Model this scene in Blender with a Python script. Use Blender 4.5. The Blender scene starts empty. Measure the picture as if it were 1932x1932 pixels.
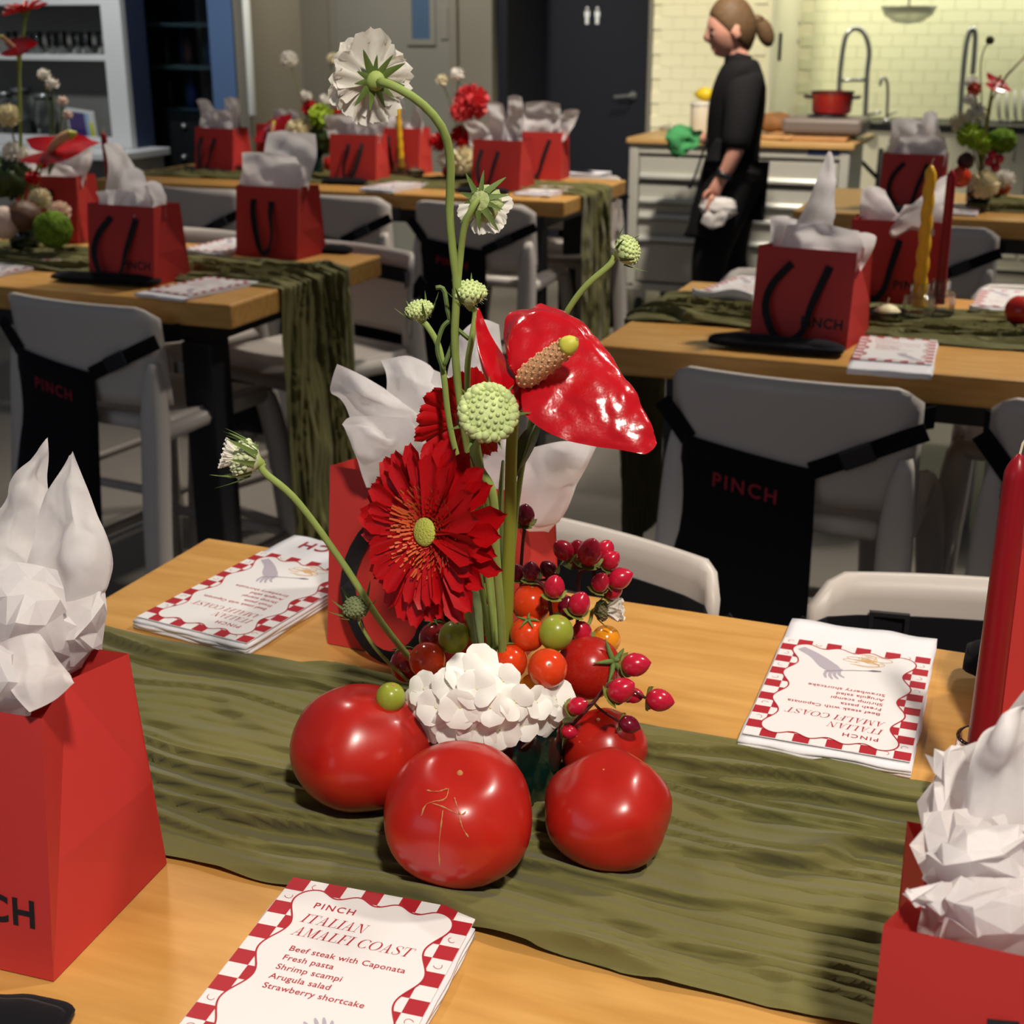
import bpy, bmesh, math, random
from mathutils import Vector, Matrix, noise
from math import sin, cos, pi, radians, sqrt, atan2

# ------------------------------------------------------------------ camera
IMG, FPX = 1932.0, 2605.0
PITCH, YAW, CAMZ = radians(19.55), radians(21.5), 1.51
scene = bpy.context.scene
COL = scene.collection
cd = bpy.data.cameras.new('camera')
cd.sensor_width = 36.0
cd.lens = FPX / IMG * 36.0
cd.clip_start = 0.02
cd.dof.use_dof = True
cd.dof.focus_distance = 1.0
cd.dof.aperture_fstop = 13.0
cam = bpy.data.objects.new('camera', cd)
cam.location = (0, 0, CAMZ)
cam.rotation_euler = (pi/2 - PITCH, 0, YAW)
COL.objects.link(cam)
scene.camera = cam

# ------------------------------------------------------------------ world, lights, exposure
w = bpy.data.worlds.new('room_ambience')
scene.world = w
w.use_nodes = True
w.node_tree.nodes['Background'].inputs[0].default_value = (0.80, 0.86, 1.0, 1)
w.node_tree.nodes['Background'].inputs[1].default_value = 0.09
vs = scene.view_settings
vs.view_transform = 'Standard'
vs.look = 'None'
vs.gamma = 1.0
vs.use_curve_mapping = False
vs.exposure = 0.0

def spot(name, loc, aim, power, angle=60, blend=0.6, color=(1.0, 0.80, 0.58), r=0.09):
    l = bpy.data.lights.new(name, 'SPOT')
    l.energy = power; l.spot_size = radians(angle); l.spot_blend = blend
    l.color = color; l.shadow_soft_size = r
    o = bpy.data.objects.new(name, l)
    o.location = loc
    o.rotation_euler = (Vector(aim) - Vector(loc)).to_track_quat('-Z', 'Y').to_euler()
    COL.objects.link(o)
def area(name, loc, aim, power, sx, sy, color):
    l = bpy.data.lights.new(name, 'AREA')
    l.shape = 'RECTANGLE'; l.size = sx; l.size_y = sy; l.energy = power; l.color = color
    o = bpy.data.objects.new(name, l)
    o.location = loc
    o.rotation_euler = (Vector(aim) - Vector(loc)).to_track_quat('-Z', 'Y').to_euler()
    COL.objects.link(o)

WARM = (1.0, 0.91, 0.79)
spot('ceiling_spot_a', (0.75, 1.75, 3.0), (-0.30, 0.90, 0.95), 105, 58, 0.7, WARM)
spot('ceiling_spot_b', (0.55, -0.45, 3.0), (-0.08, 0.70, 1.0), 240, 42, 0.7, WARM)
spot('ceiling_spot_a2', (-1.6, 1.9, 3.0), (-0.35, 0.95, 0.95), 52, 55, 0.7, WARM)
spot('ceiling_spot_c', (0.55, 3.75, 3.0), (-0.15, 2.85, 0.93), 255, 62, 0.7, WARM)
spot('ceiling_spot_d', (-1.55, 4.1, 3.0), (-2.1, 3.05, 0.93), 140, 56, 0.8, WARM)
spot('ceiling_spot_e', (-1.25, 4.7, 3.0), (-2.1, 4.95, 0.93), 240, 62, 0.7, WARM)
spot('ceiling_spot_f', (0.6, 5.4, 3.0), (-0.15, 4.95, 0.93), 165, 60, 0.7, WARM)
spot('ceiling_spot_g', (-1.15, 5.4, 3.0), (-1.75, 7.1, 0.6), 380, 70, 0.8, (1.0, 0.90, 0.74))
spot('ceiling_spot_h', (-2.0, 7.9, 3.0), (-2.15, 9.0, 1.3), 190, 80, 0.8, (1.0, 0.93, 0.72))
spot('ceiling_spot_i', (-2.8, 3.6, 3.0), (-2.9, 3.1, 0.93), 110, 60, 0.8, WARM)
spot('ceiling_spot_j', (-4.6, 5.2, 3.0), (-5.2, 6.8, 1.1), 150, 70, 0.8, (0.95, 0.97, 1.0))
spot('ceiling_spot_k', (-3.4, 6.4, 3.0), (-3.9, 8.2, 1.2), 230, 75, 0.9, (1.0, 0.95, 0.86))
area('alcove_strip_light', (-0.4, 9.35, 2.15), (-0.4, 9.75, 1.2), 25, 2.6, 0.2, (1.0, 0.97, 0.76))
area('window_daylight', (-2.6, -3.2, 2.0), (-0.8, 2.0, 0.9), 13, 2.6, 1.6, (0.68, 0.80, 1.0))

# ------------------------------------------------------------------ measuring helpers (photo pixel -> place in the room)
_c, _s = cos(YAW), sin(YAW)
def _ray(px, py):
    x = (px - 966)/FPX; y = -(py - 966)/FPX
    fx, fy, fz = x, cos(PITCH) + y*sin(PITCH), -sin(PITCH) + y*cos(PITCH)
    return Vector((fx*_c - fy*_s, fx*_s + fy*_c, fz)), fy
def A(px, py, z):                       # on the level plane z
    r, _ = _ray(px, py); return Vector((0, 0, CAMZ)) + r*((z - CAMZ)/r.z)
def P(px, py, Y):                       # at level distance Y in front of the camera
    r, fy = _ray(px, py); return Vector((0, 0, CAMZ)) + r*(Y/fy)
def AV(px, py, V):                      # on the upright plane y = V
    r, _ = _ray(px, py); return Vector((0, 0, CAMZ)) + r*(V/r.y)
def depth(p):
    return (p[1]*_c - p[0]*_s)*cos(PITCH) + (CAMZ - p[2])*sin(PITCH)
def size(px, p):                        # a pixel length at the place p, in metres
    return px*depth(p)/FPX
RIGHT = Vector((_c, _s, 0))             # to the right across the room as one stands
AHEAD = Vector((-_s, _c, 0))
UP = Vector((0, 0, 1))
T = 0.93                                # table height

# ------------------------------------------------------------------ object helpers
def link(o, parent=None):
    COL.objects.link(o)
    if parent is not None: o.parent = parent
    return o
def tag(o, label=None, cat=None, group=None, kind=None):
    if label: o['label'] = label
    if cat: o['category'] = cat
    if group: o['group'] = group
    if kind: o['kind'] = kind
    return o
def thing(name, label, cat, loc=(0, 0, 0), rz=0.0, group=None):
    o = bpy.data.objects.new(name, None)
    o.empty_display_size = 0.05
    o.location = loc; o.rotation_euler = (0, 0, rz)
    link(o); return tag(o, label, cat, group)
def mesh(name, vf, mat=None, smooth=False):
    v, f = vf
    me = bpy.data.meshes.new(name)
    me.from_pydata([tuple(p) for p in v], [], [tuple(q) for q in f])
    if mat is not None: me.materials.append(mat)
    if smooth: me.shade_smooth()
    me.update(); return me
def mk(name, vf, mat, parent=None, smooth=False, world=False, label=None):
    v, f = vf
    if world and parent is not None:
        l = parent.location
        v = [Vector(p) - l for p in v]
    o = bpy.data.objects.new(name, mesh(name, (v, f), mat, smooth))
    link(o, parent)
    if label: o['label'] = label
    return o
def inst(name, me, parent=None, mtx=None, label=None):
    o = bpy.data.objects.new(name, me); link(o, parent)
    if mtx is not None: o.matrix_local = mtx
    if label: o['label'] = label
    return o
def struct(name, vf, mat, parent=None, smooth=False):
    o = mk(name, vf, mat, parent, smooth)
    if parent is None: o['kind'] = 'structure'
    return o
def copy_tree(o, parent=None):
    c_ = o.copy(); COL.objects.link(c_); c_.parent = parent
    for ch in o.children: copy_tree(ch, c_)
    return c_
def join(*vfs):
    V, F = [], []
    for v, f in vfs:
        n = len(V); V += list(v); F += [tuple(i + n for i in q) for q in f]
    return V, F
def xf(vf, m):
    return [m @ Vector(p) for p in vf[0]], vf[1]
def box(x0, x1, y0, y1, z0, z1, b=0.0, seg=2):
    bm = bmesh.new()
    bmesh.ops.create_cube(bm, size=1)
    for p in bm.verts:
        p.co = Vector(((x0+x1)/2 + p.co.x*(x1-x0), (y0+y1)/2 + p.co.y*(y1-y0), (z0+z1)/2 + p.co.z*(z1-z0)))
    if b: bmesh.ops.bevel(bm, geom=bm.edges[:], offset=b, segments=seg, profile=0.5, affect='EDGES')
    bm.verts.index_update()
    r = [p.co.copy() for p in bm.verts], [tuple(p.index for p in f.verts) for f in bm.faces]
    bm.free(); return r
def frame(n, up=UP):
    n = Vector(n).normalized()
    x = Vector(up).cross(n)
    if x.length < 1e-5: x = Vector((1, 0, 0)).cross(n)
    x.normalize(); y = n.cross(x)
    return Matrix(((x.x, y.x, n.x), (x.y, y.y, n.y), (x.z, y.z, n.z))).to_4x4()
def place(loc, n, up=UP, s=1.0):
    return Matrix.Translation(loc) @ frame(n, up) @ Matrix.Diagonal((s, s, s, 1))
def cat_rom(p, t):                      # Catmull-Rom through the points p, t in 0..1
    n = len(p) - 1; x = min(max(t, 0), 1)*n; i = min(int(x), n-1); u = x - i
    a, b, c_, d = p[max(i-1, 0)], p[i], p[i+1], p[min(i+2, n)]
    return 0.5*((2*b) + (c_ - a)*u + (2*a - 5*b + 4*c_ - d)*u*u + (3*b - a - 3*c_ + d)*u*u*u)
def smooth_path(pts, n):
    pts = [Vector(p) for p in pts]
    return [cat_rom(pts, i/(n-1)) for i in range(n)]
def tube(pts, r, n=8, cap=True, flat=1.0):
    pts = [Vector(p) for p in pts]; m = len(pts)
    R = r if isinstance(r, (list, tuple)) else [r]*m
    V, F = [], []; x = None
    for i, p in enumerate(pts):
        t = (pts[min(i+1, m-1)] - pts[max(i-1, 0)]).normalized()
        if x is None:
            x = t.orthogonal().normalized()
        else:
            x = (x - t*x.dot(t)).normalized()
        y = t.cross(x)
        for k in range(n):
            a = 2*pi*k/n
            V.append(p + (x*cos(a) + y*sin(a)*flat)*R[i])
    for i in range(m-1):
        for k in range(n):
            k2 = (k+1) % n
            F.append((i*n+k, i*n+k2, (i+1)*n+k2, (i+1)*n+k))
    if cap:
        F.append(tuple(range(n-1, -1, -1))); F.append(tuple((m-1)*n+k for k in range(n)))
    return V, F
def lathe(prof, n=24, axis=None):       # prof: (radius, height); closed at zero radii
    V, F = [], []; idx = []
    for r, z in prof:
        if r < 1e-6:
            idx.append([len(V)]); V.append(Vector((0, 0, z)))
        else:
            idx.append(list(range(len(V), len(V)+n)))
            V += [Vector((r*cos(2*pi*k/n), r*sin(2*pi*k/n), z)) for k in range(n)]
    for a, b in zip(idx, idx[1:]):
        for k in range(n):
            k2 = (k+1) % n
            if len(a) == 1 and len(b) == 1: continue
            if len(a) == 1: F.append((a[0], b[k2], b[k]))
            elif len(b) == 1: F.append((a[k], a[k2], b[0]))
            else: F.append((a[k], a[k2], b[k2], b[k]))
    return V, F
def ball(fn, nu=24, nv=14):             # fn(direction) -> point
    V = [fn(Vector((0, 0, 1)))]; F = []
    for j in range(1, nv):
        ph = pi*j/nv
        for i in range(nu):
            a = 2*pi*i/nu
            V.append(fn(Vector((sin(ph)*cos(a), sin(ph)*sin(a), cos(ph)))))
    V.append(fn(Vector((0, 0, -1))))
    ix = lambda j, i: 1 + (j-1)*nu + i % nu
    for i in range(nu):
        F.append((0, ix(1, i), ix(1, i+1)))
        F.append((len(V)-1, ix(nv-1, i+1), ix(nv-1, i)))
        for j in range(1, nv-1):
            F.append((ix(j, i), ix(j+1, i), ix(j+1, i+1), ix(j, i+1)))
    return V, F
def grid(fn, nu, nv):                   # fn(u, v) in 0..1
    V = [fn(i/nu, j/nv) for j in range(nv+1) for i in range(nu+1)]
    F = [(j*(nu+1)+i, j*(nu+1)+i+1, (j+1)*(nu+1)+i+1, (j+1)*(nu+1)+i) for j in range(nv) for i in range(nu)]
    return V, F
def thick(vf, nu, nv, t):               # a closed shell of thickness t from a grid()
    V, F = vf
    me = bpy.data.meshes.new('tmp'); me.from_pydata([tuple(p) for p in V], [], F); me.update()
    N = [v.normal.copy() for v in me.vertices]; bpy.data.meshes.remove(me)
    n = len(V); W = [Vector(p) for p in V] + [Vector(p) - N[i]*t for i, p in enumerate(V)]
    G = list(F) + [tuple(reversed([i+n for i in f])) for f in F]
    rim = [i for i in range(nu+1)] + [j*(nu+1)+nu for j in range(1, nv+1)] + [nv*(nu+1)+i for i in range(nu-1, -1, -1)] + [j*(nu+1) for j in range(nv-1, 0, -1)]
    for a, b in zip(rim, rim[1:]+rim[:1]): G.append((b, a, a+n, b+n))
    return W, G
def loft(rows, nu=20, nv=20, amp=0.0, freq=30.0, seed=0.0, t=0.0, folds=0):
    rows = [[Vector(p) for p in r] for r in rows]
    def fn(u, v):
        return cat_rom([cat_rom(r, u) for r in rows], v)
    V, F = grid(fn, nu, nv)
    if amp:
        me = bpy.data.meshes.new('tmp'); me.from_pydata([tuple(p) for p in V], [], F); me.update()
        N = [v.normal.copy() for v in me.vertices]; bpy.data.meshes.remove(me)
        rf = random.Random(int(seed*100) + 7)
        fd = [(Vector((rf.uniform(-1, 1), rf.uniform(-1, 1), rf.uniform(-1, 1))).normalized(), freq*rf.uniform(0.6, 1.8), rf.uniform(0, 2)) for _ in range(folds)]
        W = []
        for ip, (p, n) in enumerate(zip(V, N)):
            q = p*freq + Vector((seed, seed*1.7, seed*0.3))
            a = abs(noise.noise(q)) + 0.45*abs(noise.noise(q*2.1 + Vector((5, 1, 9))))
            if folds:
                h = 0.0
                for d_, f_, ph in fd:
                    x_ = (p.dot(d_)*f_ + ph) % 2.0
                    h += (abs(x_ - 1) - 0.5)/f_*0.26
                uu, vv = (ip % (nu+1))/nu, (ip // (nu+1))/nv
                h *= min(1.0, 5*min(uu, 1-uu) + 0.25)*min(1.0, 4*min(vv + .1, 1-vv) + 0.12)
                W.append(p + n*h*amp + Vector((noise.noise(q*0.5), noise.noise(q*0.5 + Vector((9, 0, 0))), noise.noise(q*0.5 + Vector((0, 7, 0)))))*0.004)
                continue
            W.append(p + n*amp*(2.4*a - 0.7) + Vector((noise.noise(q*0.8 + Vector((31, 0, 0))), noise.noise(q*0.8 + Vector((0, 47, 0))), noise.noise(q*0.8 + Vector((0, 0, 13)))))*amp*0.5)
        V = W
    return thick((V, F), nu, nv, t) if t else (V, F)
def crumple(rows, n=10, amp=0.006, seed=1.0):   # a sheet crushed into irregular facets
    rows = [[Vector(p) for p in r] for r in rows]; rf = random.Random(int(seed*100) + 3)
    V = []; F = []
    for j in range(n+1):
        for i in range(n+1):
            u, v = i/n, j/n
            if 0 < i < n: u += rf.uniform(-.38, .38)/n
            if 0 < j < n: v += rf.uniform(-.38, .38)/n
            p = cat_rom([cat_rom(r, u) for r in rows], v)
            e = min(1.0, 4*min(v, 1-v) + .25)
            V.append(p + Vector((rf.uniform(-1, 1), rf.uniform(-1, 1), rf.uniform(-1, 1)))*amp*e)
    for j in range(n):
        for i in range(n):
            a, b, c_, d = j*(n+1)+i, j*(n+1)+i+1, (j+1)*(n+1)+i+1, (j+1)*(n+1)+i
            F += [(a, b, c_), (a, c_, d)] if rf.random() < .5 else [(a, b, d), (b, c_, d)]
    return V, F
def ribbon(pts, wd, nrm, t=0.0006):     # flat strip of width wd along pts, lying across nrm
    pts = [Vector(p) for p in pts]; m = len(pts); V = []; F = []
    for i, p in enumerate(pts):
        tg = (pts[min(i+1, m-1)] - pts[max(i-1, 0)]).normalized()
        nn = nrm[i] if isinstance(nrm, list) else Vector(nrm)
        s_ = tg.cross(nn).normalized()*wd/2; n2 = s_.cross(tg).normalized()*t/2
        V += [p - s_ + n2, p + s_ + n2, p + s_ - n2, p - s_ - n2]
    for i in range(m-1):
        for k in range(4):
            F.append((i*4+k, i*4+(k+1) % 4, i*4+4+(k+1) % 4, i*4+4+k))
    F.append((3, 2, 1, 0)); e = (m-1)*4; F.append((e, e+1, e+2, e+3))
    return V, F
_tc = {}
def text_vf(body, size=1.0, spacing=1.0, offset=0.0):
    k = (body, size, spacing, offset)
    if k not in _tc:
        cu = bpy.data.curves.new('lettering', 'FONT')
        cu.body = body; cu.size = size; cu.space_character = spacing; cu.offset = offset
        cu.resolution_u = 3; cu.fill_mode = 'FRONT'
        o = bpy.data.objects.new('lettering', cu); COL.objects.link(o)
        me = bpy.data.meshes.new_from_object(o.evaluated_get(bpy.context.evaluated_depsgraph_get()))
        _tc[k] = [v.co.copy() for v in me.vertices], [tuple(p.vertices) for p in me.polygons]
        bpy.data.objects.remove(o); bpy.data.curves.remove(cu); bpy.data.meshes.remove(me)
    return _tc[k]
def width(vf):
    xs = [p.x for p in vf[0]]; return min(xs), max(xs)

# ------------------------------------------------------------------ materials
def lin(c):
    return tuple((x/255/12.92 if x/255 <= 0.04045 else ((x/255+0.055)/1.055)**2.4) for x in c)
_M = {}
def M(name, rgb=None, rough=0.5, spec=0.5, metal=0.0, coat=0.0, vary=None, bump=None, sss=0.0, trans=0.0, ior=1.45, sheen=0.0, stretch=None, rgb2=None, translucent=0.0, alpha=1.0):
    if name in _M: return _M[name]
    m = bpy.data.materials.new(name); m.use_nodes = True; _M[name] = m
    nt = m.node_tree; b = nt.nodes['Principled BSDF']
    c0 = lin(rgb)
    b.inputs['Base Color'].default_value = (*c0, 1)
    b.inputs['Roughness'].default_value = rough
    b.inputs['Specular IOR Level'].default_value = spec
    b.inputs['Metallic'].default_value = metal
    b.inputs['Coat Weight'].default_value = coat
    b.inputs['Coat Roughness'].default_value = 0.08
    b.inputs['IOR'].default_value = ior
    b.inputs['Transmission Weight'].default_value = trans
    b.inputs['Sheen Weight'].default_value = sheen
    b.inputs['Alpha'].default_value = alpha
    if sss:
        b.inputs['Subsurface Weight'].default_value = sss
        b.inputs['Subsurface Radius'].default_value = (0.01, 0.004, 0.002)
        b.inputs['Subsurface Scale'].default_value = 0.6
    vec = None
    if vary or bump:
        tc = nt.nodes.new('ShaderNodeTexCoord'); vec = tc.outputs['Object']
        if stretch:
            mp = nt.nodes.new('ShaderNodeMapping'); mp.inputs['Scale'].default_value = stretch
            nt.links.new(vec, mp.inputs['Vector']); vec = mp.outputs['Vector']
    if vary:
        sc, am = vary
        n = nt.nodes.new('ShaderNodeTexNoise'); n.inputs['Scale'].default_value = sc; n.inputs['Detail'].default_value = 5
        nt.links.new(vec, n.inputs['Vector'])
        r = nt.nodes.new('ShaderNodeValToRGB')
        r.color_ramp.elements[0].position = 0.3; r.color_ramp.elements[1].position = 0.7
        c1 = lin(rgb2) if rgb2 else tuple(x*(1-am) for x in c0)
        r.color_ramp.elements[0].color = (*c1, 1)
        r.color_ramp.elements[1].color = (*tuple(min(1, x*(1+am)) for x in c0), 1) if not rgb2 else (*c0, 1)
        nt.links.new(n.outputs['Fac'], r.inputs['Fac']); nt.links.new(r.outputs['Color'], b.inputs['Base Color'])
    if bump:
        sc, st = bump[:2]
        n = nt.nodes.new('ShaderNodeTexNoise'); n.inputs['Scale'].default_value = sc; n.inputs['Detail'].default_value = 4
        nt.links.new(vec, n.inputs['Vector'])
        bp = nt.nodes.new('ShaderNodeBump'); bp.inputs['Strength'].default_value = st; bp.inputs['Distance'].default_value = bump[2] if len(bump) > 2 else 0.002
        nt.links.new(n.outputs['Fac'], bp.inputs['Height']); nt.links.new(bp.outputs['Normal'], b.inputs['Normal'])
    if translucent:
        tr = nt.nodes.new('ShaderNodeBsdfTranslucent'); tr.inputs['Color'].default_value = (*c0, 1)
        mx = nt.nodes.new('ShaderNodeMixShader'); mx.inputs[0].default_value = translucent
        nt.links.new(b.outputs[0], mx.inputs[1]); nt.links.new(tr.outputs[0], mx.inputs[2])
        nt.links.new(mx.outputs[0], nt.nodes['Material Output'].inputs[0])
    return m

m_wood = M('pale_birch_top', (210, 160, 90), 0.38, 0.4, vary=(7, 0.13), bump=(60, 0.04, 0.001), stretch=(1.2, 9, 9), rgb2=(190, 138, 68))
m_dark = M('dark_grey_steel', (38, 38, 42), 0.45)
m_runner = M('olive_gauze', (114, 108, 62), 0.8, 0.2, vary=(5, 0.1), bump=(900, 0.25, 0.0008), sheen=0.15, rgb2=(92, 91, 50))
m_bag = M('red_bag_paper', (192, 54, 50), 0.5, 0.35, vary=(3, 0.04))
m_bagin = m_bag
m_black = M('black_print', (26, 22, 26), 0.6)
m_ribbon = M('black_grosgrain', (24, 22, 26), 0.6, 0.3, bump=(700, 0.4, 0.001), stretch=(1, 1, 1))
m_tissue = M('white_tissue_paper', (240, 236, 236), 0.7, 0.2, translucent=0.45, bump=(38, 0.12, 0.004), vary=(260, 0.03))
m_napkin = M('white_napkin_cloth', (226, 224, 228), 0.9, 0.1, bump=(700, 0.15, 0.0006), vary=(20, 0.03))
m_bcloth = M('black_cloth', (20, 19, 24), 0.9, 0.15, bump=(400, 0.3, 0.001), sheen=0.05)
m_card = M('white_card', (226, 223, 222), 0.5, 0.4)
m_pred = M('crimson_print', (168, 32, 44), 0.5, 0.4)
m_pgrey = M('mauve_grey_print', (176, 166, 178), 0.5, 0.4)
m_pgold = M('golden_print', (214, 168, 96), 0.5, 0.4)
m_chair = M('warm_grey_plastic', (198, 190, 182), 0.38, 0.4, vary=(3, 0.02))
m_floor = M('polished_concrete', (122, 116, 108), 0.45, 0.4, vary=(2.5, 0.10))
m_stem = M('green_stem', (140, 158, 84), 0.55, 0.3, vary=(40, 0.12))
m_stemdk = M('grey_green_stem', (112, 128, 84), 0.6, 0.3, vary=(60, 0.12))
m_sepal = M('green_sepal', (96, 116, 58), 0.6, 0.3, vary=(90, 0.15))
m_bud = M('pale_lime_bud', (190, 204, 140), 0.6, 0.3, vary=(120, 0.1))
m_whitep = M('white_petal', (242, 238, 228), 0.6, 0.3, translucent=0.25, vary=(60, 0.04))
m_hyd = M('ivory_hydrangea', (252, 251, 245), 0.55, 0.3, translucent=0.22, vary=(70, 0.03))
m_redp = M('scarlet_petal', (184, 10, 18), 0.45, 0.35, vary=(60, 0.15), translucent=0.12)
m_anth = M('glossy_red_spathe', (178, 12, 24), 0.2, 0.6, coat=0.6, vary=(40, 0.08), bump=(45, 0.22, 0.006))
m_spadix = M('apricot_spadix', (234, 178, 132), 0.5, 0.3, bump=(900, 0.8, 0.003))
m_tomato = M('tomato_skin', (180, 36, 22), 0.28, 0.5, coat=0.15, vary=(16, 0.14), sss=0.05, rgb2=(160, 24, 20))
m_ctom = M('cherry_tomato_skin', (212, 62, 22), 0.16, 0.5, coat=0.3, vary=(40, 0.12), sss=0.1)
m_dtom = M('dark_red_tomato_skin', (150, 28, 26), 0.2, 0.5, coat=0.3, vary=(40, 0.12))
m_gtom = M('green_tomato_skin', (142, 150, 50), 0.3, 0.4, coat=0.15, vary=(60, 0.08))
m_ytom = M('amber_tomato_skin', (224, 140, 24), 0.2, 0.5, coat=0.3, vary=(40, 0.08))
m_berry = M('crimson_berry_skin', (184, 24, 52), 0.22, 0.5, coat=0.3, vary=(120, 0.16))
m_dberry = M('burgundy_berry_skin', (112, 16, 40), 0.22, 0.5, coat=0.3, vary=(120, 0.16))
m_twig = M('brown_twig', (96, 48, 48), 0.6)
m_scar = M('corky_scar', (182, 122, 76), 0.8)
m_leaf = M('dark_leaf', (58, 74, 36), 0.45, 0.4, vary=(50, 0.15))
m_glass = M('clear_glass', (245, 248, 246), 0.04, 0.5, trans=1.0, ior=1.45)
m_vase = M('dark_green_glass', (12, 44, 36), 0.08, 0.6, coat=0.5, vary=(24, 0.6), rgb2=(4, 12, 10))
# ================================================================== the room
m_greywall = M('warm_grey_paint', (122, 117, 104), 0.6, 0.3, vary=(1.5, 0.03))
m_greydoor = M('grey_door_paint', (124, 122, 112), 0.5, 0.3)
m_bdoor = M('black_door_paint', (26, 28, 36), 0.5, 0.3)
m_grout = M('pale_grout', (228, 222, 190), 0.8)
m_tile = M('cream_tile_glaze', (238, 232, 200), 0.15, 0.5, vary=(2, 0.03))
m_gtile = M('pale_green_tile_glaze', (218, 218, 184), 0.15, 0.5, vary=(2, 0.03))
m_white = M('white_lacquer', (214, 214, 210), 0.4, 0.4)
m_steel = M('brushed_steel', (170, 172, 172), 0.3, 0.5, metal=0.9)
m_cartgrey = M('light_grey_lacquer', (186, 184, 176), 0.4, 0.4)

struct('floor', box(-8, 4, -2, 10.4, -0.05, 0.0), m_floor)
struct('wall_back', join(box(-8, -3.36, 8.2, 8.35, 0, 2.7), box(-3.5, -3.36, 8.35, 9.0, 0, 2.7)), m_greywall)
wt = struct('wall_tiled', join(box(-3.36, -1.82, 9.0, 9.12, 0, 2.7)), m_grout)
tile_me = mesh('tile', box(-0.148/2, 0.148/2, -0.006, 0.0, -0.0735/2, 0.0735/2, 0.0015, 1), m_tile)
for r in range(15):
    for k in range(6):
        x = -2.60 + 0.075 + k*0.15 + (0.075 if r % 2 else 0)
        if x + 0.073 > -1.82: continue
        inst('tile', tile_me, wt, Matrix.Translation((x, 9.0, 0.90 + r*0.075)))
wa = struct('wall_alcove', join(box(-1.94, -1.82, 9.12, 9.9, 0, 2.7), box(-1.94, 3.2, 9.9, 10.02, 0, 2.7)), m_grout)
gt_me = mesh('tile', box(-0.148/2, 0.148/2, -0.006, 0.0, -0.0735/2, 0.0735/2, 0.0015, 1), m_gtile)
for r in range(12):
    for k in range(17):
        x = -1.72 + k*0.15 + (0.075 if r % 2 else 0)
        inst('tile', gt_me, wa, Matrix.Translation((x, 9.9, 0.94 + r*0.075)))
m_panel = M('pale_side_panel', (222, 218, 196), 0.4, 0.4)
trim = struct('trim_1', box(-1.822, -1.812, 9.0, 9.9, 0, 2.7), m_panel)
struct('trim_2', box(-2.605, -2.575, 8.985, 9.0, 0, 2.7), M('door_frame_grey', (120, 116, 106), 0.5))
for (z_, y_) in ((1.50, 9.86), (1.385, 9.86)):
    mk('fixing_screw', xf(lathe([(0, 0), (0.016, 0), (0.016, 0.006), (0, 0.01)], 10), Matrix.Translation((-1.812, y_, z_)) @ Matrix.Rotation(pi/2, 4, 'Y')), m_steel, trim)
mk('edge_handle', xf(box(-0.008, 0.008, -0.012, 0.012, -0.085, 0.085, 0.004), Matrix.Translation((-1.803, 9.22, 1.36))), m_black, trim)

# black washroom door with its pictogram
d1 = struct('door_1', box(-3.345, -2.605, 8.965, 8.998, 0, 2.4, 0.004), m_bdoor)
d1['label'] = 'black washroom door with white figures sign and lever handle'
m_sign = M('white_sign_vinyl', (226, 228, 232), 0.5)
for dx in (-0.028, 0.028):
    q = AV(1117 + dx*230, 30, 8.96)
    fig = join(xf(lathe([(0, -0.012), (0.012, 0), (0, 0.012)], 10), Matrix.Translation((0, 0, 0.045))),
               box(-0.017, 0.017, -0.002, 0.002, -0.005, 0.030, 0.001), box(-0.011, 0.011, -0.002, 0.002, -0.05, -0.005, 0.001))
    mk('sign_figure', xf(fig, Matrix.Translation((q.x + dx*0.4, 8.962, q.z))), m_sign, d1)
q = AV(1183, 180, 8.93)
mk('handle', join(tube([(q.x+0.03, 8.96, q.z), (q.x+0.03, 8.92, q.z), (q.x+0.02, 8.91, q.z), (q.x-0.08, 8.91, q.z-0.01)], 0.01, 8),
                  xf(lathe([(0, 0), (0.025, 0), (0.025, 0.008), (0, 0.008)], 12), Matrix.Translation((q.x+0.03, 8.965, q.z)) @ Matrix.Rotation(pi/2, 4, 'X'))), m_steel, d1)
struct('trim_3', join(box(-3.36, -3.345, 8.94, 9.0, 0, 2.45), box(-3.36, -3.30, 8.30, 8.94, 0, 2.45)), m_bdoor)

# grey door with a narrow window, in the grey wall
gx0, gx1 = AV(640, 60, 8.2).x, AV(852, 60, 8.2).x
d2 = struct('door_2', box(gx0, gx1, 8.165, 8.2, 0, 2.3, 0.004), m_greydoor)
d2['label'] = 'grey door with a narrow upright window pane'
wx0, wx1 = AV(778, 40, 8.16).x, AV(812, 40, 8.16).x
wz = AV(795, 74, 8.16).z
mk('pane', box(wx0, wx1, 8.158, 8.163, wz, wz + 0.7), M('bluish_pane', (70, 92, 116), 0.12, 0.6), d2)
fr = join(box(wx0-0.035, wx0, 8.150, 8.165, wz-0.035, wz+0.735), box(wx1, wx1+0.035, 8.150, 8.165, wz-0.035, wz+0.735), box(wx0, wx1, 8.150, 8.165, wz-0.035, wz), box(wx0, wx1, 8.150, 8.165, wz+0.7, wz+0.735))
mk('window_frame', fr, m_greydoor, d2)
q = AV(838, 45, 8.16)
mk('lock_plate', box(q.x-0.025, q.x+0.025, 8.155, 8.165, q.z-0.09, q.z+0.10, 0.003), m_greydoor, d2)
struct('trim_4', join(box(gx0-0.05, gx0, 8.16, 8.2, 0, 2.36, 0.004), box(gx1, gx1+0.05, 8.16, 8.2, 0, 2.36, 0.004)), m_greywall)

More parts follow.
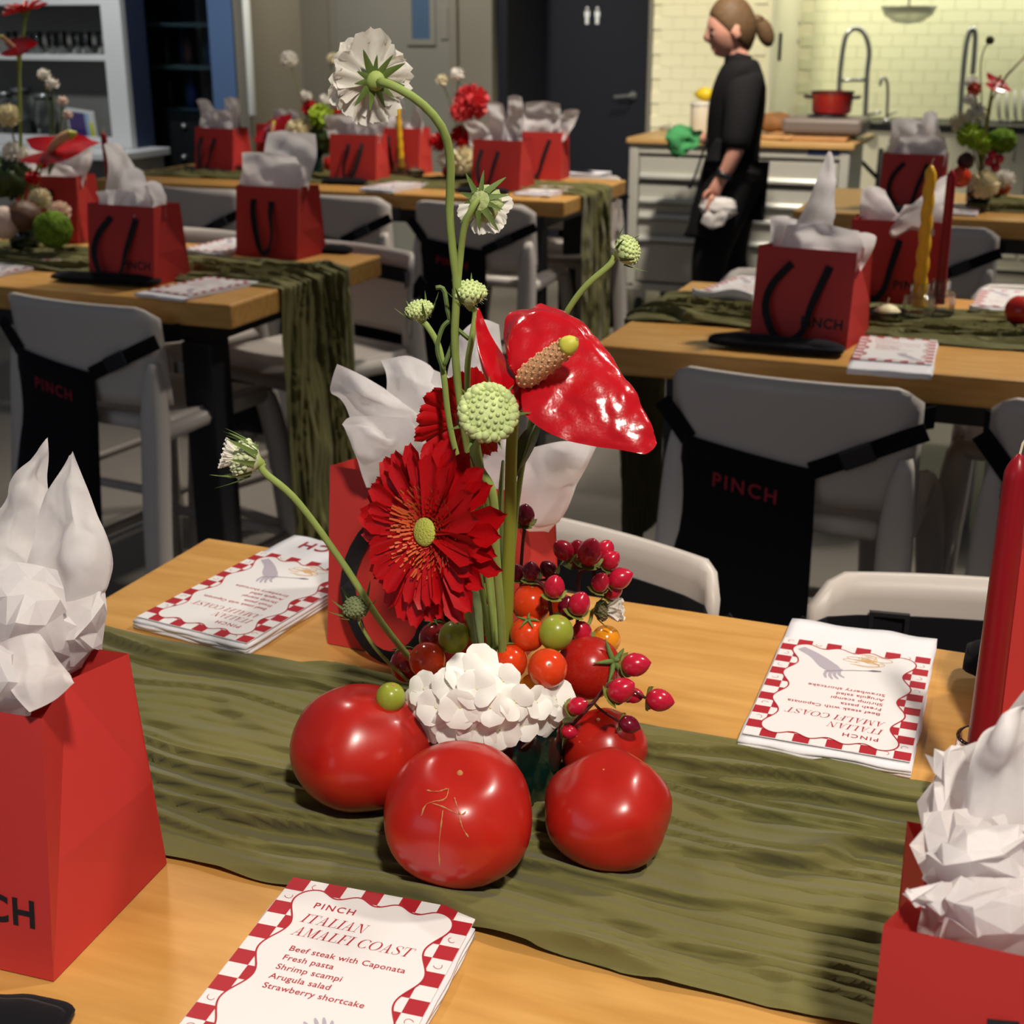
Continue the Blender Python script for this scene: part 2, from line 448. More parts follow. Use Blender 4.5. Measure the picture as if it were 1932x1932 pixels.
# ================================================================== tables
def table(label, x0, x1, y0, y1):
    t = thing('dining_table', label, 'table', ((x0+x1)/2, (y0+y1)/2, 0), 0, 'counter height dining tables')
    hx, hy = (x1-x0)/2, (y1-y0)/2
    mk('table_top', box(-hx, hx, -hy, hy, T-0.055, T, 0.006, 2), m_wood, t)
    for sx in (-1, 1):
        for sy in (-1, 1):
            cx, cy = sx*(hx-0.16), sy*(hy-0.13)
            mk('leg', box(cx-0.04, cx+0.04, cy-0.04, cy+0.04, 0, T-0.115, 0.004), m_dark, t)
    mk('apron_rail', join(box(-hx+0.12, hx-0.12, -hy+0.10, -hy+0.16, T-0.115, T-0.055), box(-hx+0.12, hx-0.12, hy-0.16, hy-0.10, T-0.115, T-0.055),
                          box(-hx+0.12, -hx+0.18, -hy+0.16, hy-0.16, T-0.115, T-0.055), box(hx-0.18, hx-0.12, -hy+0.16, hy-0.16, T-0.115, T-0.055)), m_dark, t)
    return t
TB = {'near': (-0.906, 0.95, 0.535, 1.305), 'right': (-0.805, 1.05, 2.464, 3.202), 'left': (-3.55, -1.66, 2.545, 3.275), 'far': (-3.55, -1.598, 4.543, 5.27), 'rear': (-0.823, 1.05, 4.576, 5.30)}
table('pale wooden table nearest the viewer with the big tomato centrepiece', *TB['near'])
table('pale wooden table behind the near one, with yellow and red candles', *TB['right'])
table('pale wooden table on the left behind the black apron chair', *TB['left'])
table('pale wooden table far back in front of the grey and black doors', *TB['far'])
table('pale wooden table at far right in front of the sink', *TB['rear'])

# ------------------------------------------------------------------ crinkled runners hanging over the table ends
def crease(u, v, sd):                   # overlapping folds, steep on the side towards the viewer
    h = 0.0
    for fu, fv, am, wp in ((1.5, 24, 0.0200, 3.6), (3.2, 56, 0.0075, 2.8)):
        ph = v*fv + wp*noise.noise(Vector((u*fu, v*7, sd + fv))) + 0.5*noise.noise(Vector((u*9, v*20, sd)))
        k = math.floor(ph); s_ = ph - k
        m_ = 0.35 + 0.9*max(0.0, noise.noise(Vector((u*2.6, k*1.37, sd + fv)))*1.6 + 0.25)
        pr_ = (s_/0.14)**0.9 if s_ < 0.14 else ((1 - s_)/0.86)**1.4
        h += am*min(1.2, m_)*pr_
    return h + 0.0012*noise.noise(Vector((u*30, v*45, sd + 3)))
def runner(label, x0, x1, y0, y1, hang_left=None, hang_right=None, drop=0.62, res=0.006, sd=1.0):
    L0 = drop if hang_left else 0.0; L1 = drop if hang_right else 0.0
    L = L0 + (x1-x0) + L1
    nu, nv = int(L/res), int((y1-y0)/(res*0.55))
    RC = 0.018
    def fn(u, v):
        s_ = u*L - L0
        ed = (abs(v-0.5)*2)**8
        yy = y0 + v*(y1-y0) + 0.018*noise.noise(Vector((s_*4.2, 3.3 + (v > 0.5)*9, sd)))*(abs(v-0.5)*2) + 0.004*noise.noise(Vector((s_*15, v*2, sd)))
        h = 0.0022 + crease(s_, v*(y1-y0)*1.0, sd)*(1 - 0.75*ed)
        yy -= h*0.75*(1 - ed)
        z0 = T + 0.0006
        if s_ < 0:
            return Vector((x0 - 0.004 - h, yy + (v-0.5)*0.04*s_, z0 + min(0, s_ + 0.004)))
        if s_ > x1-x0:
            e = s_ - (x1-x0)
            return Vector((x1 + 0.004 + h, yy, z0 - max(0, e-0.004)))
        k0 = min(s_/0.03, 1) if hang_left else 1; k1 = min((x1-x0-s_)/0.03, 1) if hang_right else 1
        return Vector((x0 + s_ - (1-k0)*0.004 - (1-k0)*h*0.6, yy, z0 + h*(0.4 + 0.6*min(k0, k1))))
    V, F = grid(fn, nu, nv)
    o = mk('table_runner', (V, F), m_runner, None, True)
    tag(o, label, 'table runner', 'crinkled olive table runners')
    return o
runner('crinkled olive runner under the big tomatoes on the near table', -0.906, 0.35, 0.712, 1.035, True, False, 0.3, 0.0042, 1.0)
runner('crinkled olive runner under the yellow and red candles', -0.805, 0.55, 2.705, 3.043, True, False, 0.55, 0.008, 12.0)
runner('crinkled olive runner hanging far down the end of the left table', -3.2, -1.66, 2.745, 3.085, False, True, 0.66, 0.008, 23.0)
runner('crinkled olive runner on the farthest table before the doors', -3.45, -1.598, 4.72, 5.06, False, True, 0.62, 0.012, 34.0)
runner('crinkled olive runner on the far right table before the sink', -0.3, 0.9, 4.78, 5.11, False, False, 0.5, 0.012, 45.0)

# ================================================================== chairs with aprons buckled round their backs
def back_y(x, z):                       # outer face of the backrest, chair facing +y
    return -0.205 - 0.10*(z-0.66) - 0.030*(1-(x/0.226)**2)
def make_chair(label):
    t = thing('counter_chair', label, 'chair', (0, 0, 0), 0, 'moulded grey counter chairs')
    # backrest: curved panel with rounded top corners and side flanges
    def bp(u, v):
        x = (u*2-1)*0.226
        k = max(0.0, (abs(x)-0.186)/0.04)
        top = 0.925 - 0.028*k*k
        z = 0.700 + v*(top-0.700)
        return Vector((x, back_y(x, z) + 0.028*k*k, z))
    mk('backrest', thick(grid(bp, 24, 8), 24, 8, 0.013), m_chair, t, True)
    # seat, dished
    def sp(u, v):
        x = (u*2-1)*0.205; y = -0.19 + v*0.40
        e = max(abs(u*2-1), abs(v*2-1))
        return Vector((x*(1-0.05*v), y, 0.668 - 0.014*(1-e**3) - 0.02*max(0, v-0.85)/0.15))
    mk('seat', thick(grid(lambda u, v: sp(1-u, v), 12, 12), 12, 12, -0.028), m_chair, t, True)
    for sx in (-1, 1):
        # rear leg: a flat flared board that runs up into the side of the backrest
        pts = smooth_path([(sx*0.225, -0.285, 0.0), (sx*0.212, -0.258, 0.35), (sx*0.203, -0.226, 0.62), (sx*0.203, -0.218, 0.72), (sx*0.206, -0.218, 0.80)], 12)
        V = []; F = []
        for i, p_ in enumerate(pts):
            k = i/11; wx = (0.020 + 0.010*sin(pi*min(1, k*1.1)))*(1 if k < .85 else 1-(k-.85)*3); wy = 0.026*(1 if k < .7 else 1 - (k-.7)*1.6)
            V += [p_ + Vector((a_*wx, b_*wy, 0)) for a_, b_ in ((-1, -.6), (-.6, -1), (.6, -1), (1, -.6), (1, .6), (.6, 1), (-.6, 1), (-1, .6))]
        for i in range(11):
            for k in range(8): F.append((i*8+k, i*8+(k+1) % 8, i*8+8+(k+1) % 8, i*8+8+k))
        F += [tuple(range(7, -1, -1)), tuple(88+k for k in range(8))]
        mk('leg', (V, F), m_chair, t, True)
        pts = [(sx*0.228, 0.245, 0.0), (sx*0.212, 0.215, 0.40), (sx*0.196, 0.190, 0.60), (sx*0.185, 0.165, 0.650)]
        mk('leg', tube(smooth_path(pts, 9), [0.022, 0.024, 0.026, 0.028, 0.029, 0.029, 0.028, 0.024, 0.018], 8), m_chair, t, True)
        mk('side_rail', tube([(sx*0.205, -0.22, 0.635), (sx*0.200, 0.0, 0.642), (sx*0.190, 0.18, 0.640)], 0.022, 8), m_chair, t, True)
        mk('stretcher', tube([(sx*0.214, -0.265, 0.26), (sx*0.216, 0.225, 0.26)], 0.013, 8), m_chair, t, True)
    mk('footrest', tube([(-0.216, 0.225, 0.26), (0.216, 0.225, 0.26)], 0.014, 8), m_chair, t, True)
    mk('seat_rail', tube([(-0.205, -0.20, 0.655), (0, -0.20, 0.655), (0.205, -0.20, 0.655)], 0.02, 8), m_chair, t, True)
    return t
m_aptext = M('red_embroidery', (150, 20, 42), 0.7)
def make_apron(label):
    t = thing('apron', label, 'apron', (0, 0, 0), 0, 'black aprons buckled round chair backs')
    def out(x, z, d=0.0):
        y = back_y(max(-0.226, min(0.226, x)), max(z, 0.66))
        return Vector((x, y - 0.004 - d, z))
    def pan(u, v):                      # hanging panel, v down
        x = -0.19 - 0.03*v + u*(0.25 + 0.05*v)
        ztop = 0.800 - 0.032*u
        z = ztop - v*(0.50)
        d = 0.004 + 0.075*v + 0.008*sin(u*9 + v*2)*v
        p = out(x, z, d); return p
    mk('panel', thick(grid(lambda u, v: pan(1-u, v), 14, 14), 14, 14, 0.003), m_bcloth, t, True)
    def strap(x0, z0, x1, z1):
        return [out(x0 + (x1-x0)*i/8, z0 + (z1-z0)*i/8, 0.002) for i in range(9)]
    def nr(pts): return [Vector((0.35*p.x, -1, 0)).normalized() for p in pts]
    a = strap(-0.236, 0.858, -0.18, 0.792); mk('strap', ribbon(a, 0.034, nr(a), 0.003), m_bcloth, t)
    a = strap(0.05, 0.765, 0.238, 0.855); mk('strap', ribbon(a, 0.032, nr(a), 0.003), m_bcloth, t)
    inn = [Vector((x, back_y(x, 0.862) + 0.019 + (0.028*max(0, (abs(x)-0.186)/0.04)**2), 0.862)) for x in [(-0.238 + 0.476*i/14) for i in range(15)]]
    mk('strap', ribbon(inn, 0.040, [Vector((0.3*p.x, -1, 0)).normalized() for p in inn], 0.003), m_bcloth, t)
    q = out(0.13, 0.803, 0.007)
    mk('buckle', xf(box(-0.03, 0.03, -0.005, 0.005, -0.018, 0.018, 0.004), Matrix.Translation(q) @ Matrix.Rotation(0.15, 4, 'Z') @ Matrix.Rotation(-0.44, 4, 'Y')), M('black_plastic', (30, 30, 34), 0.35), t)
    q = inn[11] + Vector((0, 0.005, 0))
    mk('adjuster', join(*[xf(b_, Matrix.Translation(q)) for b_ in (box(-0.022, -0.017, -0.003, 0.003, -0.026, 0.026), box(0.017, 0.022, -0.003, 0.003, -0.026, 0.026), box(-0.017, 0.017, -0.003, 0.003, 0.021, 0.026), box(-0.017, 0.017, -0.003, 0.003, -0.026, -0.021))]), M('black_plastic', (30, 30, 34), 0.35), t)
    tv = text_vf('PINCH', 0.036, 1.25, 0.0006); w0, w1 = width(tv)
    L = []
    for p in tv[0]:
        x = -0.065 + (p.x - (w0+w1)/2); z = 0.715 + p.y - 0.13*p.x
        v_ = (0.79 - z)/0.5
        y = pan((x+0.19+0.03*v_)/(0.25+0.05*v_), v_).y
        L.append(Vector((x, y - 0.0015, z)))
    mk('lettering', (L, tv[1]), m_aptext, t)
    return t
chair0 = make_chair('x'); apron0 = make_apron('x')
first = [True]
def seat_at(x, y, rz, clabel, alabel):
    if first[0]: c_, a_ = chair0, apron0; first[0] = False
    else: c_, a_ = copy_tree(chair0), copy_tree(apron0)
    for o in (c_, a_):
        o.location = (x, y, 0); o.rotation_euler = (0, 0, rz)
    c_['label'] = clabel; a_['label'] = alabel
BY = 0.245                              # backrest top centre lies this far behind the chair's origin
def front_chair(x, y, deg, cl, al):     # its back to the viewer; x, y = middle of the backrest top
    r = radians(deg); seat_at(x - sin(r)*BY, y + cos(r)*BY, r, cl, al)
def back_chair(x, y, deg, cl, al):      # facing the viewer
    r = radians(deg); seat_at(x + sin(r)*BY, y - cos(r)*BY, r + pi, cl, al)
front_chair(-0.409, 2.352, -3.8, 'grey chair with its back to us, apron lettering in full view, right of centre', 'black apron with red lettering on the chair right of centre')
front_chair(0.150, 2.335, -3, 'grey chair cut off by the right edge, back to us', 'black apron on the chair cut off by the right edge')
front_chair(-2.035, 2.475, -7, 'grey chair with its back to us at the left edge', 'black apron with red lettering at the left edge of the picture')
front_chair(-1.895, 4.415, 0, 'grey chair before the far table, seen behind the tall flower stems', 'black apron on the chair behind the tall flower stems')
front_chair(-2.455, 4.44, 0, 'second grey chair from the right along the far table front', 'black apron second from the right along the far table')
front_chair(-3.05, 4.45, 0, 'leftmost grey chair along the far table front', 'leftmost black apron along the far table front')
front_chair(-0.40, 4.43, -6, 'grey chair before the far right table below the red bag', 'black apron on the chair below the far right bag')
front_chair(0.19, 4.43, 6, 'grey chair at the right end of the far right table', 'black apron at the right end of the far right table')
back_chair(-0.515, 1.515, -14, 'pale chair facing us behind the red berries', 'black apron strapped to the chair behind the red berries')
back_chair(0.005, 1.515, 8, 'pale chair facing us behind the right menu card', 'black apron strapped to the chair behind the right menu card')
back_chair(-0.56, 3.475, 4, 'pale chair facing us behind the bag with candles beside it', 'black apron strap behind the bag beside the candles')
back_chair(0.045, 3.455, 0, 'pale chair facing us behind the candles at the right edge', 'black apron strap behind the candles at the right edge')
back_chair(-1.80, 3.45, -18, 'pale chair facing us at the right end of the left table', 'black apron strapped to the chair at the left table end')
back_chair(-2.40, 3.55, -6, 'pale chair facing us between two bags on the left table', 'black apron strap between two bags on the left table')
back_chair(-1.88, 5.45, 0, 'chair facing us behind the right end of the far table', 'black apron strap behind the right end of the far table')
# ================================================================== gift bags and tissue
BW, BD, BH = 0.192, 0.138, 0.178
def bag(label, x, y, deg, hs=0, flip=1, letter=True, W=BW, D=BD, Hh=BH, topd=0.70, handles=True):
    t = thing('gift_bag', label, 'gift bag', (x, y, T+0.001), radians(deg), 'red paper gift bags')
    hw, hd, td = W/2, D/2, D/2*topd
    z1 = Hh*0.40
    V = [(-hw, -hd, 0), (hw, -hd, 0), (hw, hd, 0), (-hw, hd, 0), (-hw, -td, Hh), (hw, -td, Hh), (hw, td, Hh), (-hw, td, Hh)]
    ym = -hd + 0.2*D
    yb = hd + (td-hd)*0.4
    ins = 0.006
    V += [(hw-ins, ym, z1), (-hw+ins, ym, z1), (hw-0.001, yb, z1), (-hw+0.001, yb, z1), (hw-0.016, 0, Hh), (-hw+0.016, 0, Hh)]
    F = [(0, 1, 5, 4), (2, 3, 7, 6), (0, 3, 2, 1),
         (1, 8, 12, 5), (1, 2, 8), (2, 10, 8), (8, 10, 12), (10, 6, 12),
         (0, 4, 13, 9), (0, 9, 3), (3, 9, 11), (9, 13, 11), (11, 13, 7)]
    mk('body', (V, F), m_bag, t)
    lean = (hd-td)/Hh
    def face(px, pz, d=0.0): return Vector((px*W, -hd + lean*pz*Hh - d, pz*Hh))
    if handles:
        forms = [[(-0.13, .84), (-0.29, .62), (-0.33, .38), (-0.22, .12), (-0.06, .05), (0.07, .16), (0.13, .45), (0.25, .84)],
                 [(-0.20, .82), (-0.18, .62), (-0.08, .25), (0.02, .08), (0.12, .14), (0.15, .35), (0.10, .62), (0.09, .80)],
                 [(-0.30, .80), (-0.34, .55), (-0.30, .25), (-0.20, .08), (-0.08, .20), (-0.02, .5), (0.04, .78)]]
        hp = forms[hs % 3]
        n = len(hp)
        pts = smooth_path([face(flip*a, b, 0.003 + 0.020*sin(pi*i/(n-1))) for i, (a, b) in enumerate(hp)], 26)
        nr = []
        for i in range(26):
            a = 0.75*sin(i/25*pi*2.0 + 0.6)
            nr.append(Vector((sin(a)*0.8, -1, 0)).normalized())
        mk('handle', ribbon(pts, 0.0145, nr, 0.0012), m_ribbon, t)
        pb = smooth_path([Vector((flip*a*W, td + (hd-td)*(1-b) + 0.003 + 0.015*sin(pi*i/(n-1)), b*Hh)) for i, (a, b) in enumerate(hp)], 20)
        mk('handle', ribbon(pb, 0.0135, (0, 1, 0), 0.0012), m_ribbon, t)
    if letter:
        tv = text_vf('PINCH', 0.026, 1.12, 0.0007); w0, w1 = width(tv)
        L = [face((p.x - w1)/W + 0.44, (p.y/Hh) + 0.20, 0.0006) for p in tv[0]]
        mk('lettering', (L, tv[1]), m_black, t)
    return t
def flap(x0, x1, y, tx, ty, tz, tw, bul=0.02, zb=0.13):
    z0 = zb
    r0 = [(x0 + (x1-x0)*i/3, y, z0) for i in range(4)]
    def row(k, wf, bl, curl):
        cx = (x0+x1)/2*(1-k) + tx*k; cy = y*(1-k) + ty*k; wd = ((x1-x0)*(1-k) + tw*k)*wf
        return [(cx + wd*(i/3-0.5), cy + bl*(1 - abs(i/3-0.5)*2) - curl*abs(i/3-0.5)*2, z0 + (tz-z0)*k - 0.006*abs(i-1.5)) for i in range(4)]
    return [r0, row(0.35, 1.15, bul, 0.01), row(0.7, 1.1, bul, -0.01), row(1.0, 1.0, 0, 0.0)]
def tissue(b, label, flaps, sd=0.0):
    t = thing('tissue_paper', label, 'tissue paper', b.location, b.rotation_euler.z, 'white tissue in the gift bags')
    for i, fl in enumerate(flaps):
        mk('sheet', loft(flap(*fl), 22, 22, 1.0, 30.0, sd + i*3.1, 0.0, 6), m_tissue, t, True)
    return t
def tissue_px(label, sheets, sd, amp=0.006, base=None, freq=22.0, crush=()):
    o0 = Vector(base)
    t = thing('tissue_paper', label, 'tissue paper', o0, 0, 'white tissue in the gift bags')
    for i, (Ys, rows) in enumerate(sheets):
        R = []
        for j, r in enumerate(rows):
            Y = Ys[j] if isinstance(Ys, (list, tuple)) else Ys
            R.append([P(a[0], a[1], Y + (a[2] if len(a) > 2 else 0)) for a in r])
        if i in crush: mk('sheet', crumple(R, 6, amp, sd + i), m_tissue, t, False, True); continue
        mk('sheet', loft(R, 44, 44, 0.85, freq*1.25, sd + i*3.7, 0.0, 7), m_tissue, t, True, True)
    return t

b1 = bag('red gift bag cut off by the left edge, front on the near table', -0.642, 0.636, 4, 0, 1)
tissue_px('white tissue with two tall peaks in the front left bag', [
    ((0.86, 0.88, 0.90, 0.90, 0.90), [[(-70, 1330), (0, 1320), (60, 1300)], [(-70, 1120), (5, 1110, -.02), (80, 1100)], [(-60, 1000), (15, 975, -.02), (88, 965)], [(0, 945), (50, 905, -.01), (94, 890)], [(84, 838), (90, 830), (94, 824)]]),
    ((0.87, 0.87, 0.87, 0.88, 0.88), [[(40, 1290), (110, 1280), (180, 1250)], [(48, 1130), (130, 1130, -.02), (196, 1120)], [(58, 1030), (145, 1020, -.025), (214, 1052)], [(86, 940), (128, 930, -.01), (168, 930)], [(127, 858), (131, 853), (134, 850)]]),
    ((0.80, 0.768, 0.745), [[(-20, 1215), (30, 1205), (75, 1195)], [(10, 1275), (75, 1262), (128, 1262)], [(58, 1338), (104, 1312), (139, 1280)]]),
    ((0.80, 0.78, 0.78), [[(-70, 1210), (-10, 1215, -.02), (40, 1245)], [(-70, 1290), (10, 1285, -.03), (64, 1300)], [(-60, 1365), (0, 1360), (58, 1348)]]),
    ((0.86, 0.85, 0.86), [[(60, 1290), (130, 1275), (178, 1245)], [(70, 1200), (140, 1195, -.02), (198, 1180)], [(80, 1120), (150, 1110), (206, 1085)]]),
    ((0.84, 0.83, 0.84), [[(-60, 1300), (20, 1290), (110, 1280)], [(-60, 1180), (40, 1170, -.03), (120, 1180)], [(-50, 1080), (40, 1060), (110, 1080)]]),
], 1.0, 0.0050, b1.location, 30.0, (3, 4, 5))
b2 = bag('red gift bag standing behind the gerbera', -0.527, 1.155, -2, 0, 1, True)
tissue_px('white tissue fanning out of the bag behind the gerbera', [
    ((1.26, 1.25, 1.24, 1.24), [[(690, 930), (770, 920), (850, 920)], [(655, 775), (715, 790, -.02), (800, 800)], [(624, 738), (690, 745, -.02), (760, 760)], [(638, 686), (668, 702), (728, 735)]]),
    ((1.27, 1.27, 1.28), [[(730, 900), (790, 890), (850, 880)], [(728, 745), (785, 740, -.02), (845, 745)], [(717, 676), (768, 668), (814, 690)]]),
    ((1.23, 1.21, 1.20, 1.20), [[(692, 920), (745, 915), (810, 910)], [(672, 850), (730, 845, -.02), (800, 850)], [(650, 812), (700, 810, -.01), (790, 818)], [(642, 798), (668, 783), (770, 790)]]),
    ((1.30, 1.30, 1.30), [[(840, 880), (900, 880), (960, 890)], [(846, 700), (900, 700, -.02), (950, 705)], [(866, 628), (905, 604), (940, 611)]]),
    ((1.24, 1.22, 1.20), [[(930, 990), (985, 1000), (1040, 1008)], [(970, 900), (1030, 905, -.02), (1082, 935)], [(1000, 845), (1068, 835), (1127, 846)]]),
    ((1.27, 1.26, 1.26), [[(800, 930), (880, 930), (960, 940)], [(800, 800), (880, 800, -.02), (970, 820)], [(820, 700), (880, 720), (960, 740)]]),
], 2.0, 0.004, b2.location, 30.0)
b3 = bag('red gift bag cut off at the lower right corner', 0.058, 0.622, 0, 1, 1, True)
tissue_px('crumpled white tissue spilling from the lower right bag', [
    ((0.615, 0.60, 0.61, 0.63), [[(1812, 1548), (1880, 1570), (1980, 1590)], [(1832, 1450), (1900, 1445, -.01), (1990, 1450)], [(1850, 1385), (1905, 1345, -.01), (1990, 1310)], [(1880, 1365), (1940, 1280), (1995, 1240)]]),
    ((0.62, 0.62, 0.63, 0.63), [[(1730, 1660), (1780, 1660), (1840, 1660)], [(1732, 1560), (1778, 1560, -.015), (1830, 1560)], [(1752, 1460), (1790, 1470, -.01), (1840, 1480)], [(1758, 1422), (1796, 1410), (1850, 1395)]]),
    ((0.585, 0.575, 0.59), [[(1762, 1690), (1840, 1690), (1950, 1700)], [(1750, 1632), (1830, 1610, -.015), (1950, 1610)], [(1768, 1588), (1822, 1560), (1950, 1560)]]),
    ((0.585, 0.565, 0.555), [[(1830, 1760), (1830, 1710), (1840, 1670)], [(1768, 1738), (1775, 1705, -.008), (1790, 1680)], [(1712, 1694), (1706, 1688), (1716, 1682)]]),
    ((0.57, 0.56, 0.57), [[(1768, 1800), (1850, 1810), (1980, 1830)], [(1780, 1730), (1860, 1730, -.02), (1970, 1730)], [(1790, 1660), (1870, 1650), (1970, 1660)]]),
    ((0.60, 0.59, 0.60), [[(1735, 1760), (1800, 1770), (1900, 1780)], [(1735, 1650), (1800, 1640, -.015), (1900, 1640)], [(1740, 1540), (1800, 1530), (1900, 1540)]]),
    ((0.60, 0.60, 0.61), [[(1940, 1800), (2040, 1820), (2120, 1850)], [(1935, 1640), (2040, 1640, -.02), (2130, 1660)], [(1960, 1500), (2050, 1470), (2120, 1540)]]),
    ((0.63, 0.63, 0.64), [[(1900, 1760), (2040, 1780), (2160, 1800)], [(1890, 1560), (2040, 1560, -.02), (2160, 1590)], [(1940, 1420), (2060, 1400), (2150, 1450)]]),
], 3.0, 0.0055, b3.location, 30.0, (1, 2, 3, 4, 5))
b4 = bag('red gift bag cut off by the right edge behind the tall red candle', 0.085, 1.168, 0, 1, 1, True)
tissue(b4, 'white tissue in the bag behind the tall red candle', [(-0.03, 0.08, 0.02, 0.06, 0.03, 0.26, 0.05), (0.0, 0.09, -0.02, 0.09, -0.02, 0.24, 0.06)], 4)
b5 = bag('red gift bag on the middle right table with lettering readable', -0.432, 2.672, -9, 0, 1)
tissue(b5, 'white tissue with one tall peak above the readable bag', [
    (-0.07, 0.03, 0.03, 0.005, 0.02, 0.355, 0.012, 0.03), (-0.08, 0.06, 0.0, -0.06, -0.02, 0.235, 0.06, 0.03), (-0.06, 0.08, -0.01, 0.02, -0.03, 0.225, 0.14, -0.02),
    (0.00, 0.08, 0.02, 0.09, 0.0, 0.21, 0.05, 0.02)], 5)
b6 = bag('red gift bag half hidden behind the readable bag', -0.33, 3.13, 3, 2, 1)
tissue(b6, 'white tissue with a pointed corner behind the readable bag', [
    (-0.05, 0.06, 0.0, 0.09, -0.01, 0.275, 0.03, 0.03), (-0.08, 0.02, 0.02, -0.06, 0.0, 0.245, 0.05, 0.02), (-0.02, 0.08, -0.03, 0.05, -0.05, 0.22, 0.08, -0.02)], 6)
b7 = bag('dark red gift bag at the front of the left table', -2.035, 2.742, -3, 0, 1)
tissue(b7, 'white tissue leaning left out of the front left table bag', [
    (-0.08, 0.02, 0.02, -0.06, 0.02, 0.315, 0.06, 0.03), (-0.03, 0.06, -0.01, 0.02, -0.01, 0.265, 0.05, 0.03), (0.0, 0.08, 0.02, 0.06, 0.0, 0.235, 0.05, 0.02), (-0.07, 0.07, -0.02, -0.01, -0.04, 0.215, 0.13, -0.02)], 7)
b8 = bag('red gift bag at the back of the left table with two bare handle strands', -1.915, 3.195, -4, 1, 1, False)
tissue(b8, 'white tissue folded like a house roof on the left table', [
    (-0.08, 0.07, 0.02, 0.03, 0.03, 0.315, 0.15, 0.0), (-0.085, 0.08, -0.02, -0.01, -0.02, 0.265, 0.17, -0.01), (-0.085, -0.02, 0.0, -0.07, 0.0, 0.245, 0.06, 0.02)], 8)
b9 = bag('bright red gift bag partly hidden at the back of the left table', -2.63, 3.20, 6, 1, 1, False)
tissue(b9, 'white tissue below the large red anthurium on the left table', [
    (-0.08, 0.03, 0.0, -0.06, 0.0, 0.245, 0.08, 0.02), (-0.03, 0.08, 0.02, 0.05, 0.02, 0.285, 0.09, 0.02), (0.0, 0.08, 0.0, 0.09, 0.0, 0.275, 0.07, 0.02), (-0.08, 0.08, -0.02, 0.0, -0.04, 0.215, 0.16, -0.02)], 9)
b10 = bag('red gift bag at the front of the far table left of the yellow candle', -2.535, 4.84, 3, 1, -1, False)
tissue(b10, 'rounded white tissue left of the far yellow candle', [
    (-0.08, 0.08, 0.0, 0.06, 0.0, 0.30, 0.12, 0.03), (-0.08, 0.06, -0.02, -0.05, -0.03, 0.25, 0.16, 0.02)], 10)
b11 = bag('red gift bag at the back of the far table right of the yellow candle', -2.52, 5.20, 0, 1, 1, False)
tissue(b11, 'two pointed peaks of white tissue on the far table', [
    (-0.08, 0.02, 0.0, -0.02, 0.0, 0.335, 0.02, 0.03), (0.0, 0.08, 0.0, 0.06, 0.0, 0.27, 0.03, 0.02)], 11)
b12 = bag('red gift bag at the front right of the far table', -1.925, 4.795, -3, 2, 1, False)
tissue(b12, 'white tissue drooping left from the far front right bag', [
    (-0.08, 0.02, 0.0, -0.03, 0.0, 0.31, 0.06, 0.03), (-0.09, 0.0, -0.02, -0.11, -0.02, 0.24, 0.08, 0.02), (0.0, 0.08, 0.0, 0.05, 0.0, 0.335, 0.05, 0.02)], 12)
b13 = bag('red gift bag at the back right corner of the far table', -1.93, 5.215, 4, 0, 1, False)
tissue(b13, 'white tissue reaching right on the far table corner', [
    (-0.08, 0.06, 0.0, 0.0, 0.0, 0.29, 0.14, 0.03), (-0.02, 0.08, 0.0, 0.12, 0.0, 0.265, 0.06, 0.02)], 13)
b14 = bag('dark red gift bag in front of the glass fridge', -3.20, 4.93, -6, 2, 1, False)
tissue(b14, 'greyish white tissue with two corners before the fridge', [
    (-0.08, 0.04, 0.0, -0.09, 0.0, 0.29, 0.06, 0.03), (-0.02, 0.08, 0.0, 0.06, 0.0, 0.30, 0.07, 0.03), (-0.07, 0.07, -0.02, 0.0, -0.02, 0.25, 0.12, 0.0)], 14)
b15 = bag('dark red gift bag just right of the one before the fridge', -3.08, 5.20, -4, 1, 1, False)
tissue(b15, 'low white tissue beside the dark bag before the fridge', [
    (-0.08, 0.08, 0.0, 0.02, 0.0, 0.24, 0.12, 0.02)], 15)
b16 = bag('dark red gift bag on the far right table before the sink', -0.47, 4.77, -3, 0, 1, False)
tissue(b16, 'grey white tissue with a pointed peak before the sink', [
    (-0.08, 0.07, 0.0, -0.04, 0.0, 0.29, 0.09, 0.03), (-0.04, 0.08, 0.02, 0.03, 0.02, 0.31, 0.04, 0.03), (-0.06, 0.09, -0.02, 0.02, -0.03, 0.24, 0.14, 0.0)], 16)

